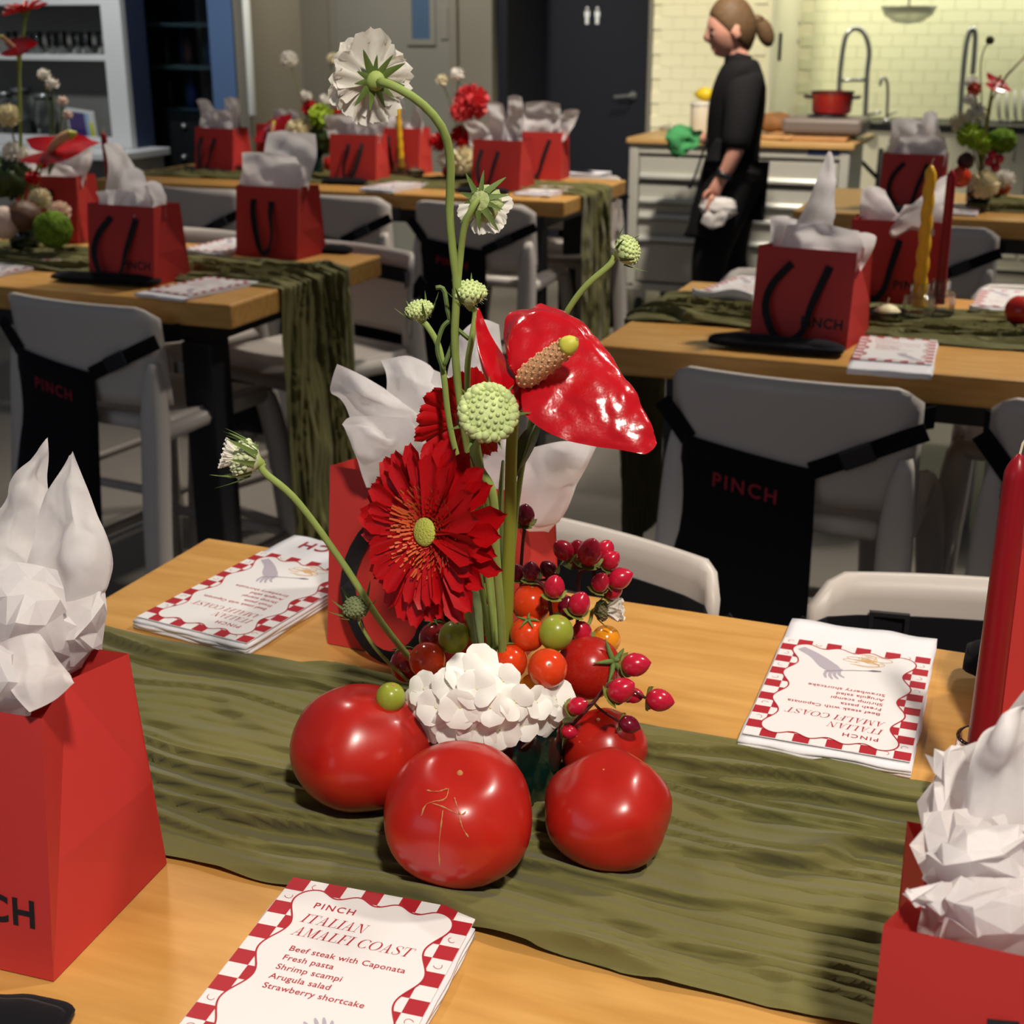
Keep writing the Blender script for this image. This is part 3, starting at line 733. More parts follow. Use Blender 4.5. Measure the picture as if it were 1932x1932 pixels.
# ================================================================== menu cards and napkins
CW, CH = 0.138, 0.206
def wave_outline(n=240, inset=0.0):
    pts = []
    hx, hy, r = CW/2 - 0.0115 - inset, CH/2 - 0.0095 - inset, 0.014
    per = [(hx-r, hy, 0), ]
    L = []
    def seg(a, b, k):
        for i in range(k): L.append((a[0] + (b[0]-a[0])*i/k, a[1] + (b[1]-a[1])*i/k, None))
    def arc(cx, cy, a0, k):
        for i in range(k):
            a = a0 + pi/2*i/k; L.append((cx + r*cos(a), cy + r*sin(a), a))
    seg((hx, -hy+r), (hx, hy-r), 60); arc(hx-r, hy-r, 0, 10)
    seg((hx-r, hy), (-hx+r, hy), 40); arc(-hx+r, hy-r, pi/2, 10)
    seg((-hx, hy-r), (-hx, -hy+r), 60); arc(-hx+r, -hy+r, pi, 10)
    seg((-hx+r, -hy), (hx-r, -hy), 40); arc(hx-r, -hy+r, 3*pi/2, 10)
    out = []
    for i, (x, y, a) in enumerate(L):
        if a is not None: out.append(Vector((x, y, 0))); continue
        if abs(abs(x)-hx) < 1e-6:
            s_ = (y + hy - r)/(2*(hy-r)); d = -0.0095*(0.5-0.5*cos(2*pi*3*s_)); out.append(Vector((x + d*(1 if x > 0 else -1), y, 0)))
        else:
            s_ = (x + hx - r)/(2*(hx-r)); d = -0.0062*(0.5-0.5*cos(2*pi*3*s_)); out.append(Vector((x, y + d*(1 if y > 0 else -1), 0)))
    return out
def flat_ribbon(pts, wd):
    m = len(pts); V = []; F = []
    W = wd if isinstance(wd, list) else [wd]*m
    for i, p in enumerate(pts):
        tg = (Vector(pts[min(i+1, m-1)]) - Vector(pts[max(i-1, 0)])).normalized(); s_ = Vector((-tg.y, tg.x, 0))*W[i]/2
        V += [Vector(p) - s_, Vector(p) + s_]
    for i in range(m-1): F.append((i*2, i*2+2, i*2+3, i*2+1))
    return V, F
def poly(*p): return [Vector((a, b, 0)) for a, b in p], [tuple(range(len(p)))]
TH, TN = 0.13, 0.035
def ring(cx, cy, rx, ry, a0, a1, n=40):
    pts, ws = [], []
    for i in range(n):
        a = radians(a0 + (a1-a0)*i/(n-1)); pts.append((cx + rx*cos(a), cy + ry*sin(a), 0)); ws.append(TN + (TH-TN)*abs(cos(a))**1.6)
    return flat_ribbon([Vector(p) for p in pts], ws)
def bar(x0, x1, y0, y1): return poly((x0, y0), (x1, y0), (x1, y1), (x0, y1))
GL = {
 'I': (0.36, [bar(.115, .245, 0, 1), bar(0, .36, 0, TN), bar(0, .36, 1-TN, 1)]),
 'T': (0.74, [bar(.305, .435, 0, 1), bar(.19, .55, 0, TN), bar(0, .74, 1-TN, 1), bar(0, TN, .76, 1), bar(.74-TN, .74, .76, 1)]),
 'A': (0.80, [poly((.10, 0), (.135, 0), (.40, 1), (.36, 1)), poly((.52, 0), (.67, 0), (.43, 1), (.36, 1)), bar(.2, .55, .32, .32+TN), bar(0, .24, 0, TN), bar(.42, .80, 0, TN)]),
 'L': (0.64, [bar(.115, .245, 0, 1), bar(0, .64, 0, TN), bar(0, .36, 1-TN, 1), bar(.64-TN, .64, 0, .27)]),
 'N': (0.82, [bar(.12, .12+TN, 0, 1), bar(.68, .68+TN, 0, 1), poly((.10, 1), (.26, 1), (.715, 0), (.64, 0)), bar(0, .26, 0, TN), bar(.56, .82, 1-TN, 1), bar(0, .16, 1-TN, 1)]),
 'M': (0.98, [bar(.12, .12+TN, 0, 1), bar(.74, .87, 0, 1), poly((.10, 1), (.25, 1), (.52, 0), (.46, 0)), poly((.46, 0), (.50, 0), (.78, 1), (.74, 1)), bar(0, .26, 0, TN), bar(.62, .98, 0, TN), bar(.74, .98, 1-TN, 1), bar(0, .16, 1-TN, 1)]),
 'F': (0.62, [bar(.115, .245, 0, 1), bar(0, .36, 0, TN), bar(0, .62, 1-TN, 1), bar(.62-TN, .62, .74, 1), bar(.24, .46, .49, .49+TN), bar(.46-TN, .46, .38, .62)]),
 'O': (0.84, [ring(.42, .5, .36, .48, 0, 360, 56)]),
 'C': (0.78, [ring(.42, .5, .36, .48, 42, 318, 44), bar(.68, .71, .68, .96), bar(.66, .69, .04, .24)]),
 'S': (0.60, [flat_ribbon(smooth_path([Vector(p) for p in ((.50, .80, 0), (.42, .95, 0), (.28, .975, 0), (.13, .90, 0), (.10, .74, 0), (.25, .58, 0), (.40, .46, 0), (.52, .30, 0), (.46, .10, 0), (.28, .025, 0), (.14, .06, 0), (.07, .22, 0))], 50),
                           [TN + (TH-TN)*max(0, sin(pi*min(max((i/49-0.25)/0.5, 0), 1))) for i in range(50)]), bar(.49, .52, .70, .97), bar(.055, .085, .04, .30)]),
 ' ': (0.34, [])}
def serif_vf(s_, h, gap=0.055):
    x = 0; parts = []
    for ch in s_:
        w_, g = GL[ch]
        for vf in g: parts.append(([Vector(((x + p[0] + 0.22*p[1])*h, p[1]*h, 0)) for p in vf[0]], vf[1]))
        x += w_ + gap
    return join(*parts)
def at2(vf, x, y, z): return [Vector((p[0]+x, p[1]+y, z)) for p in vf[0]], vf[1]
_card = {}
def card_meshes():
    if _card: return _card
    hx, hy = CW/2, CH/2
    _card['sheet'] = mesh('sheet', box(-hx, hx, -hy, hy, 0, 0.0009), m_card)
    nx, ny = 10, 15; a, b = CW/nx, CH/ny; parts = []; marks = []
    rnd = random.Random(4)
    for i in range(nx):
        for j in range(ny):
            if not (i < 2 or i >= nx-2 or j < 2 or j >= ny-2): continue
            x0, y0 = -hx + i*a, -hy + j*b
            if (i + j) % 2 == 0: parts.append(bar(x0, x0+a, y0, y0+b))
            elif rnd.random() < 0.5 and (i in (0, nx-1) or j in (0, ny-1)):
                an = rnd.random()*6.28; cx, cy = x0+a*0.5, y0+b*0.5
                marks.append(flat_ribbon([Vector((cx + 0.0035*cos(an + k*0.5)*(1-k*0.06), cy + 0.0028*sin(an + k*0.5), 0)) for k in range(8)], 0.0005))
    _card['check_border'] = mesh('check_border', at2(join(*parts), 0, 0, 0.00105), m_pred)
    _card['doodle'] = mesh('doodle', at2(join(*marks), 0, 0, 0.00105), m_pred)
    ol = wave_outline(); n = len(ol)
    _card['white_panel'] = mesh('white_panel', ([Vector((0, 0, 0.0012))] + [Vector((p.x, p.y, 0.0012)) for p in ol], [(0, i+1, (i+1) % n + 1) for i in range(n)]), m_card)
    _card['wavy_line'] = mesh('wavy_line', at2(flat_ribbon(ol + ol[:2], 0.0013), 0, 0, 0.00135), m_pred)
    _card['heading'] = mesh('heading', join(at2(text_vf('PINCH', 0.0088, 1.25, 0.00012), -0.041, 0.074, 0.00135), at2(serif_vf('ITALIAN', 0.0094), -0.043, 0.0575, 0.00135), at2(serif_vf('AMALFI COAST', 0.0094), -0.043, 0.0432, 0.00135)), m_pred)
    Ls = ('Beef steak with Caponata', 'Fresh pasta', 'Shrimp scampi', 'Arugula salad', 'Strawberry shortcake')
    _card['menu_lines'] = mesh('menu_lines', join(*[at2(text_vf(s_, 0.0074, 1.05, 0.00008), -0.037, 0.0275 - 0.0095*k, 0.00135) for k, s_ in enumerate(Ls)]), m_pred)
    # printed hand with a fork, twirled pasta
    hand = [flat_ribbon(smooth_path([Vector((0.050, -0.083, 0)), Vector((0.034, -0.070, 0)), Vector((0.022, -0.055, 0)), Vector((0.012, -0.045, 0))], 12), [0.009, 0.010, 0.0105, 0.011, 0.012, 0.0135, 0.015, 0.016, 0.0165, 0.016, 0.014, 0.010])]
    for k, (dx, dy) in enumerate(((0.018, -0.026), (0.012, -0.025), (0.007, -0.027), (0.002, -0.032))):
        hand.append(flat_ribbon(smooth_path([Vector((0.017-0.003*k, -0.044-0.002*k, 0)), Vector(((0.017-0.003*k+dx)/2 + 0.003, (-0.044+dy)/2, 0)), Vector((dx, dy, 0))], 8), [0.0040, 0.0036, 0.0034, 0.0032, 0.003, 0.0027, 0.0022, 0.001]))
    _card['printed_hand'] = mesh('printed_hand', at2(join(*hand), 0, 0, 0.00137), m_pgrey)
    fork = [flat_ribbon([Vector((0.022, -0.040, 0)), Vector((-0.002, -0.050, 0)), Vector((-0.016, -0.054, 0))], 0.0010), flat_ribbon([Vector((-0.016, -0.054, 0)), Vector((-0.021, -0.0555, 0)), Vector((-0.028, -0.057, 0))], [0.001, 0.004, 0.002])]
    _card['printed_fork'] = mesh('printed_fork', at2(join(*fork), 0, 0, 0.00139), M('fork_print', (112, 104, 116), 0.5))
    loops = []
    for k in range(7):
        cx, cy = -0.014 + 0.007*sin(k*2.1), -0.065 - 0.0026*k; rx, ry = 0.011 + 0.006*sin(k*1.7), 0.0045
        loops.append(flat_ribbon([Vector((cx + rx*cos(i*0.4 + k), cy + ry*sin(i*0.4 + k) - 0.0003*i, 0)) for i in range(18)], 0.0007))
    _card['printed_pasta'] = mesh('printed_pasta', at2(join(*loops), 0, 0, 0.00141), m_pgold)
    return _card
def menu_card(label, x, y, z, deg, full=True):
    t = thing('menu_card', label, 'menu card', (x, y, z), radians(deg), 'printed menu cards')
    cm = card_meshes()
    for k in (('sheet', 'check_border', 'doodle', 'white_panel', 'wavy_line', 'heading', 'menu_lines', 'printed_hand', 'printed_fork', 'printed_pasta') if full else ('sheet', 'check_border', 'white_panel', 'wavy_line', 'heading', 'menu_lines', 'printed_hand')):
        o_ = inst(k, cm[k], t)
        if k == 'doodle': o_['kind'] = 'stuff'
    return t
def napkin(label, x, y, deg, w_=0.142, l_=0.27, h=0.0075, sd=0.0, curl=0.0, letter=None):
    t = thing('folded_napkin', label, 'napkin', (x, y, T+0.0005), radians(deg), 'folded white napkins')
    def ly(u, v, k):
        X = (u-0.5)*w_ + 0.0025*noise.noise(Vector((v*5, k, sd))); Y = (v-0.5)*l_ + 0.004*noise.noise(Vector((u*4, k+5, sd)))
        e = max(0, abs(v-0.5)*2-0.80)/0.2
        z = h*(k+1)/3 + 0.0012*noise.noise(Vector((u*5, v*6, sd+k)))*e + curl*e*e*(v > 0.5)*(0.35 + 0.65*(0.5+0.5*sin(u*6.5 + 1 + sd)))
        return Vector((X, Y, z))
    for k in range(3):
        mk('fold', thick(grid(lambda u, v: ly(u, v, k), 16, 24), 16, 24, h/3*0.92), m_napkin, t, True)
    if letter is not None:
        tv = text_vf('PINCH', 0.026, 1.25, 0.0004); w0, w1 = width(tv)
        L = []
        for p in tv[0]:
            X = (p.x-(w0+w1)/2)*letter[2]; Y = letter[1] + p.y*letter[2]
            L.append(Vector((X + letter[0], Y, ly(X/w_+0.5, Y/l_+0.5, 2).z + 0.0008)))
        mk('lettering', (L, tv[1] if letter[2] > 0 else [tuple(reversed(q)) for q in tv[1]]), m_pred, t)
    return t
def setting(cl, nl, x, y, deg, h=0.0075, dn=0.0, sd=0.0, curl=0.0, full=True, letter=None, l_=0.27):
    r = radians(deg)
    napkin(nl, x - sin(r)*dn, y + cos(r)*dn, deg, 0.142, l_, h, sd, curl, letter)
    return menu_card(cl, x, y, T + 0.0015 + h + 0.0006, deg, full)
# near table
q = (A(560, 1658, T+.0105) + A(897, 1720, T+.0105))/2
r_ = radians(4.6)
setting('menu card reading towards us in the front', 'thin white napkin under the front menu card', q.x + sin(r_)*CH/2, q.y - cos(r_)*CH/2, 4.6, 0.008, -0.012, 1.0, l_=0.20)
q = (A(1393, 1379, T+.01) + A(1713, 1440, T+.01) + A(1489, 1210, T+.01) + A(1759, 1241, T+.01))/4
setting('upside down menu card on the right of the near table', 'wavy white napkin under the right menu card', q.x, q.y, 181, 0.008, -0.022, 2.0, 0.0, l_=0.27)
q = A(248, 1164, T+.01); q2 = A(465, 1220, T+.01); mid = (q+q2)/2
setting('upside down menu card on the left of the near table', 'white napkin with a raised end under the left menu card', mid.x + sin(radians(6))*CH/2 + 0.004, mid.y + cos(radians(6))*CH/2, 174, 0.010, -0.030, 3.0, 0.0, l_=0.275, letter=(0, -0.124, 1))
# other tables
q = A(1690, 662, T+.01)
setting('menu card beside the readable gift bag', 'white napkin reaching over the middle right table edge', q.x, q.y, 3, 0.010, -0.035, 4.0, 0.0, False)
q = A(1408, 545, T+.01); setting('menu card left of the readable bag at the table back', 'crumpled white napkin left of the readable bag', q.x, q.y, 170, 0.014, 0.0, 5.0, 0.02, False)
q = A(1905, 572, T+.01); setting('menu card at the right edge beside a tomato', 'white napkin at the right edge beside a tomato', q.x, q.y+0.02, 178, 0.012, 0, 6.0, 0.01, False)
q = A(378, 540, T+.008); setting('menu card on the left table corner', 'white napkin on the left table corner', q.x, q.y, -10, 0.006, 0, 7.0, 0, False)
q = A(25, 500, T+.008); setting('menu card at the left edge on the left table', 'white napkin at the left edge on the left table', q.x, q.y, -4, 0.006, 0, 8.0, 0, False)
q = A(425, 466, T+.008); setting('menu card behind the left table runner', 'white napkin behind the left table runner', q.x, q.y, 178, 0.010, 0, 9.0, 0.01, False)
q = A(748, 352, T+.008); setting('menu card at the far table front below the yellow candle', 'white napkin at the far table front below the yellow candle', q.x, q.y, -8, 0.012, 0, 10.0, 0, False)
q = A(1032, 360, T+.008); setting('menu card right of the far front right bag', 'white napkin right of the far front right bag', q.x, q.y, -4, 0.010, 0, 11.0, 0, False)
q = A(1098, 326, T+.008); napkin('white napkin lying alone at the back right of the far table', q.x, q.y-0.02, 86, 0.12, 0.22, 0.014, 12.0)
q = A(1805, 393, T+.008); setting('menu card on the far right table before the sink', 'white napkin on the far right table before the sink', q.x, q.y, 0, 0.008, 0, 13.0, 0, False)

def roll(label, p0, p1, wd=0.07, h=0.018, sd=0.0):
    p0, p1 = Vector(p0), Vector(p1); d = p1-p0; L = d.length
    t = thing('rolled_apron', label, 'folded cloth', (p0+p1)/2, atan2(d.y, d.x), 'rolled black cloths by the bags')
    for k in range(2):
        def fn(u, v):
            a = v*2*pi
            e = 1-0.35*abs(u*2-1)**6
            rr = 1 + 0.16*noise.noise(Vector((u*4, cos(a)*1.2, sd+k)))
            return Vector(((u-0.5)*L*(1-0.06*k), wd/2*cos(a)*e*rr*(1-0.25*k), h/2 + (h/2 + 0.004*k)*sin(a)*e*rr*(1 if sin(a) > 0 else 0.9) + 0.004*k*0.2))
        V, F = grid(fn, 24, 14)
        n = len(V); V = V + [Vector((-0.5*L*(1-.06*k), 0, h/2)), Vector((0.5*L*(1-.06*k), 0, h/2))]
        for j in range(14): F += [(j*25, (j+1)*25, n), (j*25+24, n+1, (j+1)*25+24)]
        mk('cloth_layer', (V, F), m_bcloth, t, True)
    return t
G_ = T + 0.001
roll('rolled black cloth before the readable gift bag', A(1340, 650, G_), A(1590, 672, G_), 0.065, 0.022, 1)
roll('rolled black cloth before the dark bag on the left table', A(105, 528, G_), A(298, 540, G_), 0.06, 0.020, 2)
roll('black cloth right of the roof shaped tissue', A(605, 475, G_), A(662, 478, G_), 0.05, 0.016, 3)
roll('rolled black cloth at the far table front left of the yellow candle', A(610, 346, G_), A(692, 349, G_), 0.06, 0.02, 4)
roll('rolled black cloth before the bag by the fridge', A(345, 328, G_), A(438, 332, G_), 0.08, 0.018, 5)
roll('rolled black cloth under the far front right bag', A(860, 362, G_), A(960, 366, G_), 0.07, 0.016, 6)
roll('rolled black cloth behind the back right far bag', A(1065, 328, G_), A(1120, 333, G_), 0.07, 0.016, 7)
roll('rolled black cloth before the bag by the sink', A(1668, 400, G_), A(1755, 408, G_), 0.06, 0.018, 8)
roll('rolled black cloth behind the tall red candle at the right', A(1818, 1262, G_+.01), A(1990, 1290, G_+.01), 0.075, 0.026, 9)
roll('black cloth in the lower left corner of the picture', A(-140, 1945, G_), A(120, 1962, G_), 0.06, 0.012, 10)
# ================================================================== the centrepiece on the near table
VC = Vector((-0.357, 0.897, T + 0.006))
vz = thing('vase', 'short dark green glass vase under the white hydrangea', 'vase', VC)
mk('body', lathe([(0, 0), (0.036, 0), (0.041, 0.004), (0.043, 0.03), (0.043, 0.066), (0.040, 0.069), (0.037, 0.066), (0.037, 0.012), (0, 0.010)], 40), m_vase, vz, True)
mk('foam', lathe([(0, 0.0115), (0.0362, 0.0125), (0.0362, 0.060), (0.02, 0.064), (0, 0.065)], 24), m_leaf, vz, True)

def tomato(label, px, py, zc, rpx, squash, ribs, seed, mat=m_tomato, tilt=(0, 0), scar=None, wonk=0.05):
    p = A(px, py, zc); R_ = size(rpx, p)
    t = thing('beefsteak_tomato', label, 'tomato', p, 0, 'large tomatoes round the vase')
    ax = Matrix.Rotation(tilt[0], 4, AHEAD) @ Matrix.Rotation(tilt[1], 4, RIGHT)
    def fn(d):
        a = atan2(d.y, d.x); zz = d.z
        eq = sqrt(max(0, 1-zz*zz))
        k = 1 + 0.022*cos(ribs*a + seed)*eq**2 + wonk*noise.noise(d*1.3 + Vector((seed, 0, 0)))
        top = math.exp(-((1-zz)/0.05)); bot = math.exp(-((1+zz)/0.07))
        return Vector((d.x*k, d.y*k, squash*zz*k - 0.10*top + 0.05*bot))*R_
    V, F = ball(fn, 48, 32)
    V = [ax @ v for v in V]
    lowest = min(v.z for v in V)
    t.location.z = T + 0.0055 - lowest
    mk('flesh', (V, F), mat, t, True)
    top = ax @ Vector((0, 0, R_*(squash-0.105)))
    mk('stem_scar', xf(lathe([(0, 0.0012), (0.0016, 0.0008), (0.0024, -0.0010)], 10), Matrix.Translation(top) @ ax), m_scar, t, True)
    if scar:
        for pts in scar:
            L = []
            for (x, y) in smooth_path([Vector((a, b, 0)) for a, b in pts], 16) if False else [(v.x, v.y) for v in smooth_path([Vector((a, b, 0)) for a, b in pts], 18)]:
                r0, _ = _ray(x, y); o = Vector((0, 0, CAMZ)) - t.location
                # where the line of sight meets the flesh
                b_ = o.dot(r0); c2 = o.dot(o) - (R_*0.965)**2; a2 = r0.dot(r0); disc = b_*b_ - a2*c2
                if disc > 0: L.append(o + r0*((-b_ - sqrt(disc))/a2))
            L = [v*1.0 for v in L]
            # press onto the true surface
            S = []
            for v in L:
                best = min(V, key=lambda q_: (q_.normalized() - v.normalized()).length)
                S.append(v.normalized()*(best.length + 0.0001))
            if len(S) > 3: mk('corky_line', tube(S, [0.00015 + 0.0012*abs(noise.noise(Vector((i*0.9, seed, 0)))) for i in range(len(S))], 5), m_scar, t, True)
    return t
tomato('large tomato at the left of the vase', 683, 1405, 0.985, 134, 0.90, 5, 1.0, tilt=(0.10, -0.12))
tomato('large tomato in front with a corky branching scar', 865, 1550, 0.978, 143, 0.90, 4, 2.0, tilt=(0.05, 0.30),
       scar=[[(845, 1480), (838, 1505), (812, 1512), (800, 1520), (793, 1540)], [(812, 1514), (835, 1522), (868, 1537), (880, 1530)], [(835, 1524), (832, 1555), (828, 1600), (830, 1635)], [(866, 1538), (872, 1560), (884, 1580)], [(845, 1482), (820, 1490), (800, 1488)], [(856, 1500), (862, 1520), (868, 1536)]])
tomato('dimpled tomato at the right of the vase', 1147, 1530, 0.974, 119, 0.90, 5, 3.5, tilt=(-0.12, 0.15), wonk=0.10)
tomato('smaller tomato behind the dimpled one', 1140, 1372, 0.985, 80, 0.92, 5, 5.0, tilt=(-0.2, 0.1))

# ------------------------------------------------------------------ small fruit packed above the vase
def calyx_vf(R_, n=5, L=0.7, droop=0.1):
    parts = []
    for k in range(n):
        a = 2*pi*k/n + 0.3*sin(k*7)
        d = Vector((cos(a), sin(a), 0))
        pts = smooth_path([Vector((0, 0, R_*1.0)), d*R_*L*0.5 + Vector((0, 0, R_*1.02)), d*R_*L + Vector((0, 0, R_*(0.86 + droop*(k % 3))))], 6)
        parts.append(tube(pts, [R_*0.07, R_*0.09, R_*0.085, R_*0.065, R_*0.04, R_*0.01], 5))
    parts.append(tube([(0, 0, R_*0.95), (0, R_*0.04, R_*1.2)], R_*0.05, 5))
    return join(*parts)
fruit_me = {}
def fruit(name, label, cat, px, py, Y, rpx, mat, elong=1.0, up=(0, 0, 1), cal=False, grp='small tomatoes above the vase'):
    p = P(px, py, Y); R_ = size(rpx, p)
    k = (mat.name, round(elong, 2))
    if k not in fruit_me:
        fruit_me[k] = mesh('flesh', ball(lambda d: Vector((d.x, d.y, d.z*elong - 0.05*math.exp(-((1-d.z)/0.06)))), 28, 18), mat, True)
    t = thing(name, label, cat, p, 0, grp)
    m_ = frame(up, AHEAD) @ Matrix.Diagonal((R_, R_, R_, 1))
    inst('flesh', fruit_me[k], t, m_)
    mk('stem_end', xf(lathe([(0, 0.0006), (0.0012, 0.0004), (0.0016, -0.0012)], 8), Matrix.Translation(Vector(up).normalized()*R_*(elong-0.05)) @ frame(up, AHEAD)), m_scar, t)
    if cal: mk('calyx', xf(calyx_vf(R_*elong, 5), frame(up, AHEAD)), m_sepal, t, True)
    return t
ct = 'cherry_tomato'
fruit(ct, 'orange red cherry tomato left of the hydrangea', 'tomato', 806, 1246, .975, 35, m_ctom, 1, (-.3, -.5, .6))
fruit(ct, 'round orange cherry tomato right of the hydrangea, foremost', 'tomato', 1033, 1261, .945, 38, m_ctom, 1, (.3, -.6, .5))
fruit(ct, 'orange cherry tomato with a green star calyx', 'tomato', 996, 1196, .985, 34, m_ctom, 1, (.1, -.25, .95), True)
fruit(ct, 'orange cherry tomato tucked behind the hydrangea top', 'tomato', 962, 1248, .975, 34, m_ctom, 1, (-.4, -.1, .9), True)
fruit(ct, 'dark orange tomato below the single dark berry', 'tomato', 1003, 1138, 1.03, 38, m_ctom, 1.05, (.1, -.2, .9))
fruit(ct, 'large orange red tomato with a curled calyx on its right', 'tomato', 1110, 1260, 1.0, 60, m_tomato, 1.08, (.75, -.25, .42), True)
fruit(ct, 'amber yellow tomato under the foremost orange one', 'tomato', 1012, 1302, .965, 34, m_ytom, 1, (0, -.3, .9))
fruit(ct, 'amber yellow tomato peeping out behind the large orange red one', 'tomato', 1143, 1207, 1.05, 28, m_ytom, 1, (0, 0, 1))
fruit(ct, 'dark red tomato at the far left of the cluster', 'tomato', 766, 1256, 1.0, 30, m_dtom, 1.1, (-.3, .2, .9), True)
fruit(ct, 'dark red tomato behind the oval green fruit', 'tomato', 822, 1205, 1.03, 32, m_dtom, 1.0, (-.1, .1, .9), True)
fruit(ct, 'small dark red tomato under the gerbera', 'tomato', 866, 1162, 1.02, 18, m_dtom, 1.1, (0, 0, 1), True)
fruit(ct, 'dark orange tomato behind the berries', 'tomato', 1057, 1142, 1.06, 24, m_ctom, 1.0, (0, 0, 1))
gf = 'green_fruit'; gg = 'olive green fruits above the vase'
fruit(gf, 'oval olive green fruit left of the grey leaf', 'fruit', 856, 1202, .985, 29, m_gtom, 1.12, (.25, 0, .95), False, gg)
fruit(gf, 'largest olive green fruit beside the star calyx tomato', 'fruit', 1049, 1194, .975, 33, m_gtom, 1.08, (.3, 0, .95), False, gg)
fruit(gf, 'olive green fruit hanging by the left tomato', 'fruit', 737, 1316, .935, 28, m_gtom, 1.05, (.2, 0, .9), False, gg)
fruit(gf, 'oval green fruit behind the grey leaf', 'fruit', 906, 1168, 1.02, 27, m_gtom, 1.25, (0, 0, 1), False, gg)
fruit(gf, 'dim green fruit behind the stems', 'fruit', 912, 1118, 1.045, 18, m_gtom, 1.0, (0, 0, 1), False, gg)

# ------------------------------------------------------------------ berry sprigs
berry_vf = ball(lambda d: Vector((d.x*(1-0.12*max(0, d.z)), d.y*(1-0.12*max(0, d.z)), d.z*1.22 + 0.16*math.exp(-((1-d.z)/0.03)))), 18, 12)
berry_me = {m.name: mesh('berry', berry_vf, m, True) for m in (m_berry, m_dberry)}
def calyx2():
    parts = []
    for k in range(4):
        a = 2*pi*k/4 + 0.4
        def fn(u, v):
            w_ = sin(pi*min(1, v*0.9+0.1))*0.42
            r0 = 0.10 + v*0.95
            return Vector((cos(a)*r0 - sin(a)*(u-0.5)*2*w_, sin(a)*r0 + cos(a)*(u-0.5)*2*w_, -1.22 + 0.10 - 0.25*v + 0.55*v*v))
        parts.append(grid(fn, 3, 5))
    return join(*parts)
cal_me = mesh('calyx', calyx2(), M('berry_calyx', (132, 142, 62), 0.6), True)
def sprig(label, root, node_pts, berries, Y):
    t = thing('hypericum_sprig', label, 'berry sprig', P(root[0], root[1], Y), 0, 'hypericum berry sprigs in the vase')
    o = t.location
    nodes = [P(*n) for n in node_pts]
    mk('twig', tube(smooth_path([o] + nodes, 16), [0.0016]*16, 6), m_twig, t, True, True)
    for (px, py, r, dx, dz, dk, dY) in berries:
        p = P(px, py, Y + dY); R_ = size(r, p)/1.05
        ax = (RIGHT*dx + UP*dz - AHEAD*0.25).normalized()
        b_ = inst('berry', berry_me[(m_dberry if dk else m_berry).name], t, Matrix.Translation(p - o) @ frame(ax, AHEAD) @ Matrix.Diagonal((R_, R_, R_, 1)))
        inst('calyx', cal_me, b_, Matrix.Translation((0, 0, .35)) @ Matrix.Diagonal((1.35, 1.35, 1.3, 1)))
        nb = min(nodes, key=lambda q: (q-p).length)
        base = p - ax*R_*1.2
        mk('stalk', tube(smooth_path([nb, (nb+base)/2 - ax*0.004, base], 6), 0.0011, 5), m_twig, t, True, True)
    return t
sprig('berry sprig fanning out above the right tomatoes', (1085, 1215), [(1092, 1140, 1.03), (1093, 1085, 1.03), (1120, 1070, 1.03)], [
    (1063, 1038, 20, -.6, .7, 0, 0), (1090, 1044, 24, -.1, 1, 0, .01), (1113, 1042, 25, .2, 1, 0, -.01), (1141, 1038, 19, .4, .9, 0, .01), (1152, 1057, 18, .6, .8, 0, 0), (1169, 1091, 22, .9, .5, 0, 0), (1133, 1099, 18, .3, .9, 0, -.01), (1157, 1115, 17, .7, .6, 0, .005)], 1.03)
sprig('berry sprig close beside the thick anthurium stem', (1045, 1225), [(1040, 1160, 1.01), (1030, 1110, 1.02), (1000, 1090, 1.03)], [
    (1046, 1107, 21, .1, 1, 0, -.01), (1093, 1139, 22, .3, .9, 0, -.005), (1070, 1144, 19, .1, .9, 1, .02), (1002, 1078, 18, -.1, 1, 1, .02), (1034, 1074, 17, -.4, .7, 1, .03), (976, 1080, 15, 0, 1, 1, .03), (1098, 1192, 20, -.2, .9, 0, .01)], 1.01)
sprig('single dark berry on an upright twig behind the stems', (985, 1150), [(983, 1080, 1.05), (987, 1020, 1.05), (990, 1000, 1.05)], [(990, 972, 20, .05, 1, 1, 0)], 1.05)
sprig('lower berry sprig reaching out to the right', (1060, 1390), [(1085, 1362, .95), (1120, 1325, .945), (1150, 1290, .94), (1185, 1285, .94)], [
    (1199, 1254, 24, .9, .25, 0, 0), (1172, 1302, 25, .6, .5, 0, -.012), (1196, 1312, 16, .6, .1, 0, .01), (1244, 1321, 23, 1, -.05, 0, 0), (1089, 1332, 18, .8, .5, 0, -.01), (1187, 1367, 18, .9, -.2, 1, 0), (1074, 1381, 14, .9, -.05, 0, -.005)], .945)

# ------------------------------------------------------------------ white hydrangea
def petal_h():
    def fn(u, v):
        w_ = 0.72*sin(pi*min(1, 0.10+0.78*v))**0.7
        x = (u-0.5)*2*w_; y = 0.05 + v*1.0
        return Vector((x, y, 0.16*v - 0.20*v*v*v - 0.10*x*x + 0.05*sin(x*5)*v))
    return grid(fn, 6, 6)
hp_me = mesh('petal', petal_h(), m_hyd, True)
hyd = thing('white_hydrangea', 'white hydrangea head spilling over the vase rim', 'flower', P(915, 1345, .945), 0)
ho = hyd.location
mk('stem', tube(smooth_path([VC + Vector((0, 0, 0.05)), ho + Vector((0, 0, -0.01)), ho], 6), 0.003, 6), m_stem, hyd, True, True)
rnd = random.Random(11)
mk('flower_core', ball(lambda d: RIGHT*d.x*.044 + AHEAD*d.y*.024 + UP*d.z*.024 - UP*.002, 20, 12), M('pale_lime_core', (206, 208, 160), 0.7), hyd, True)
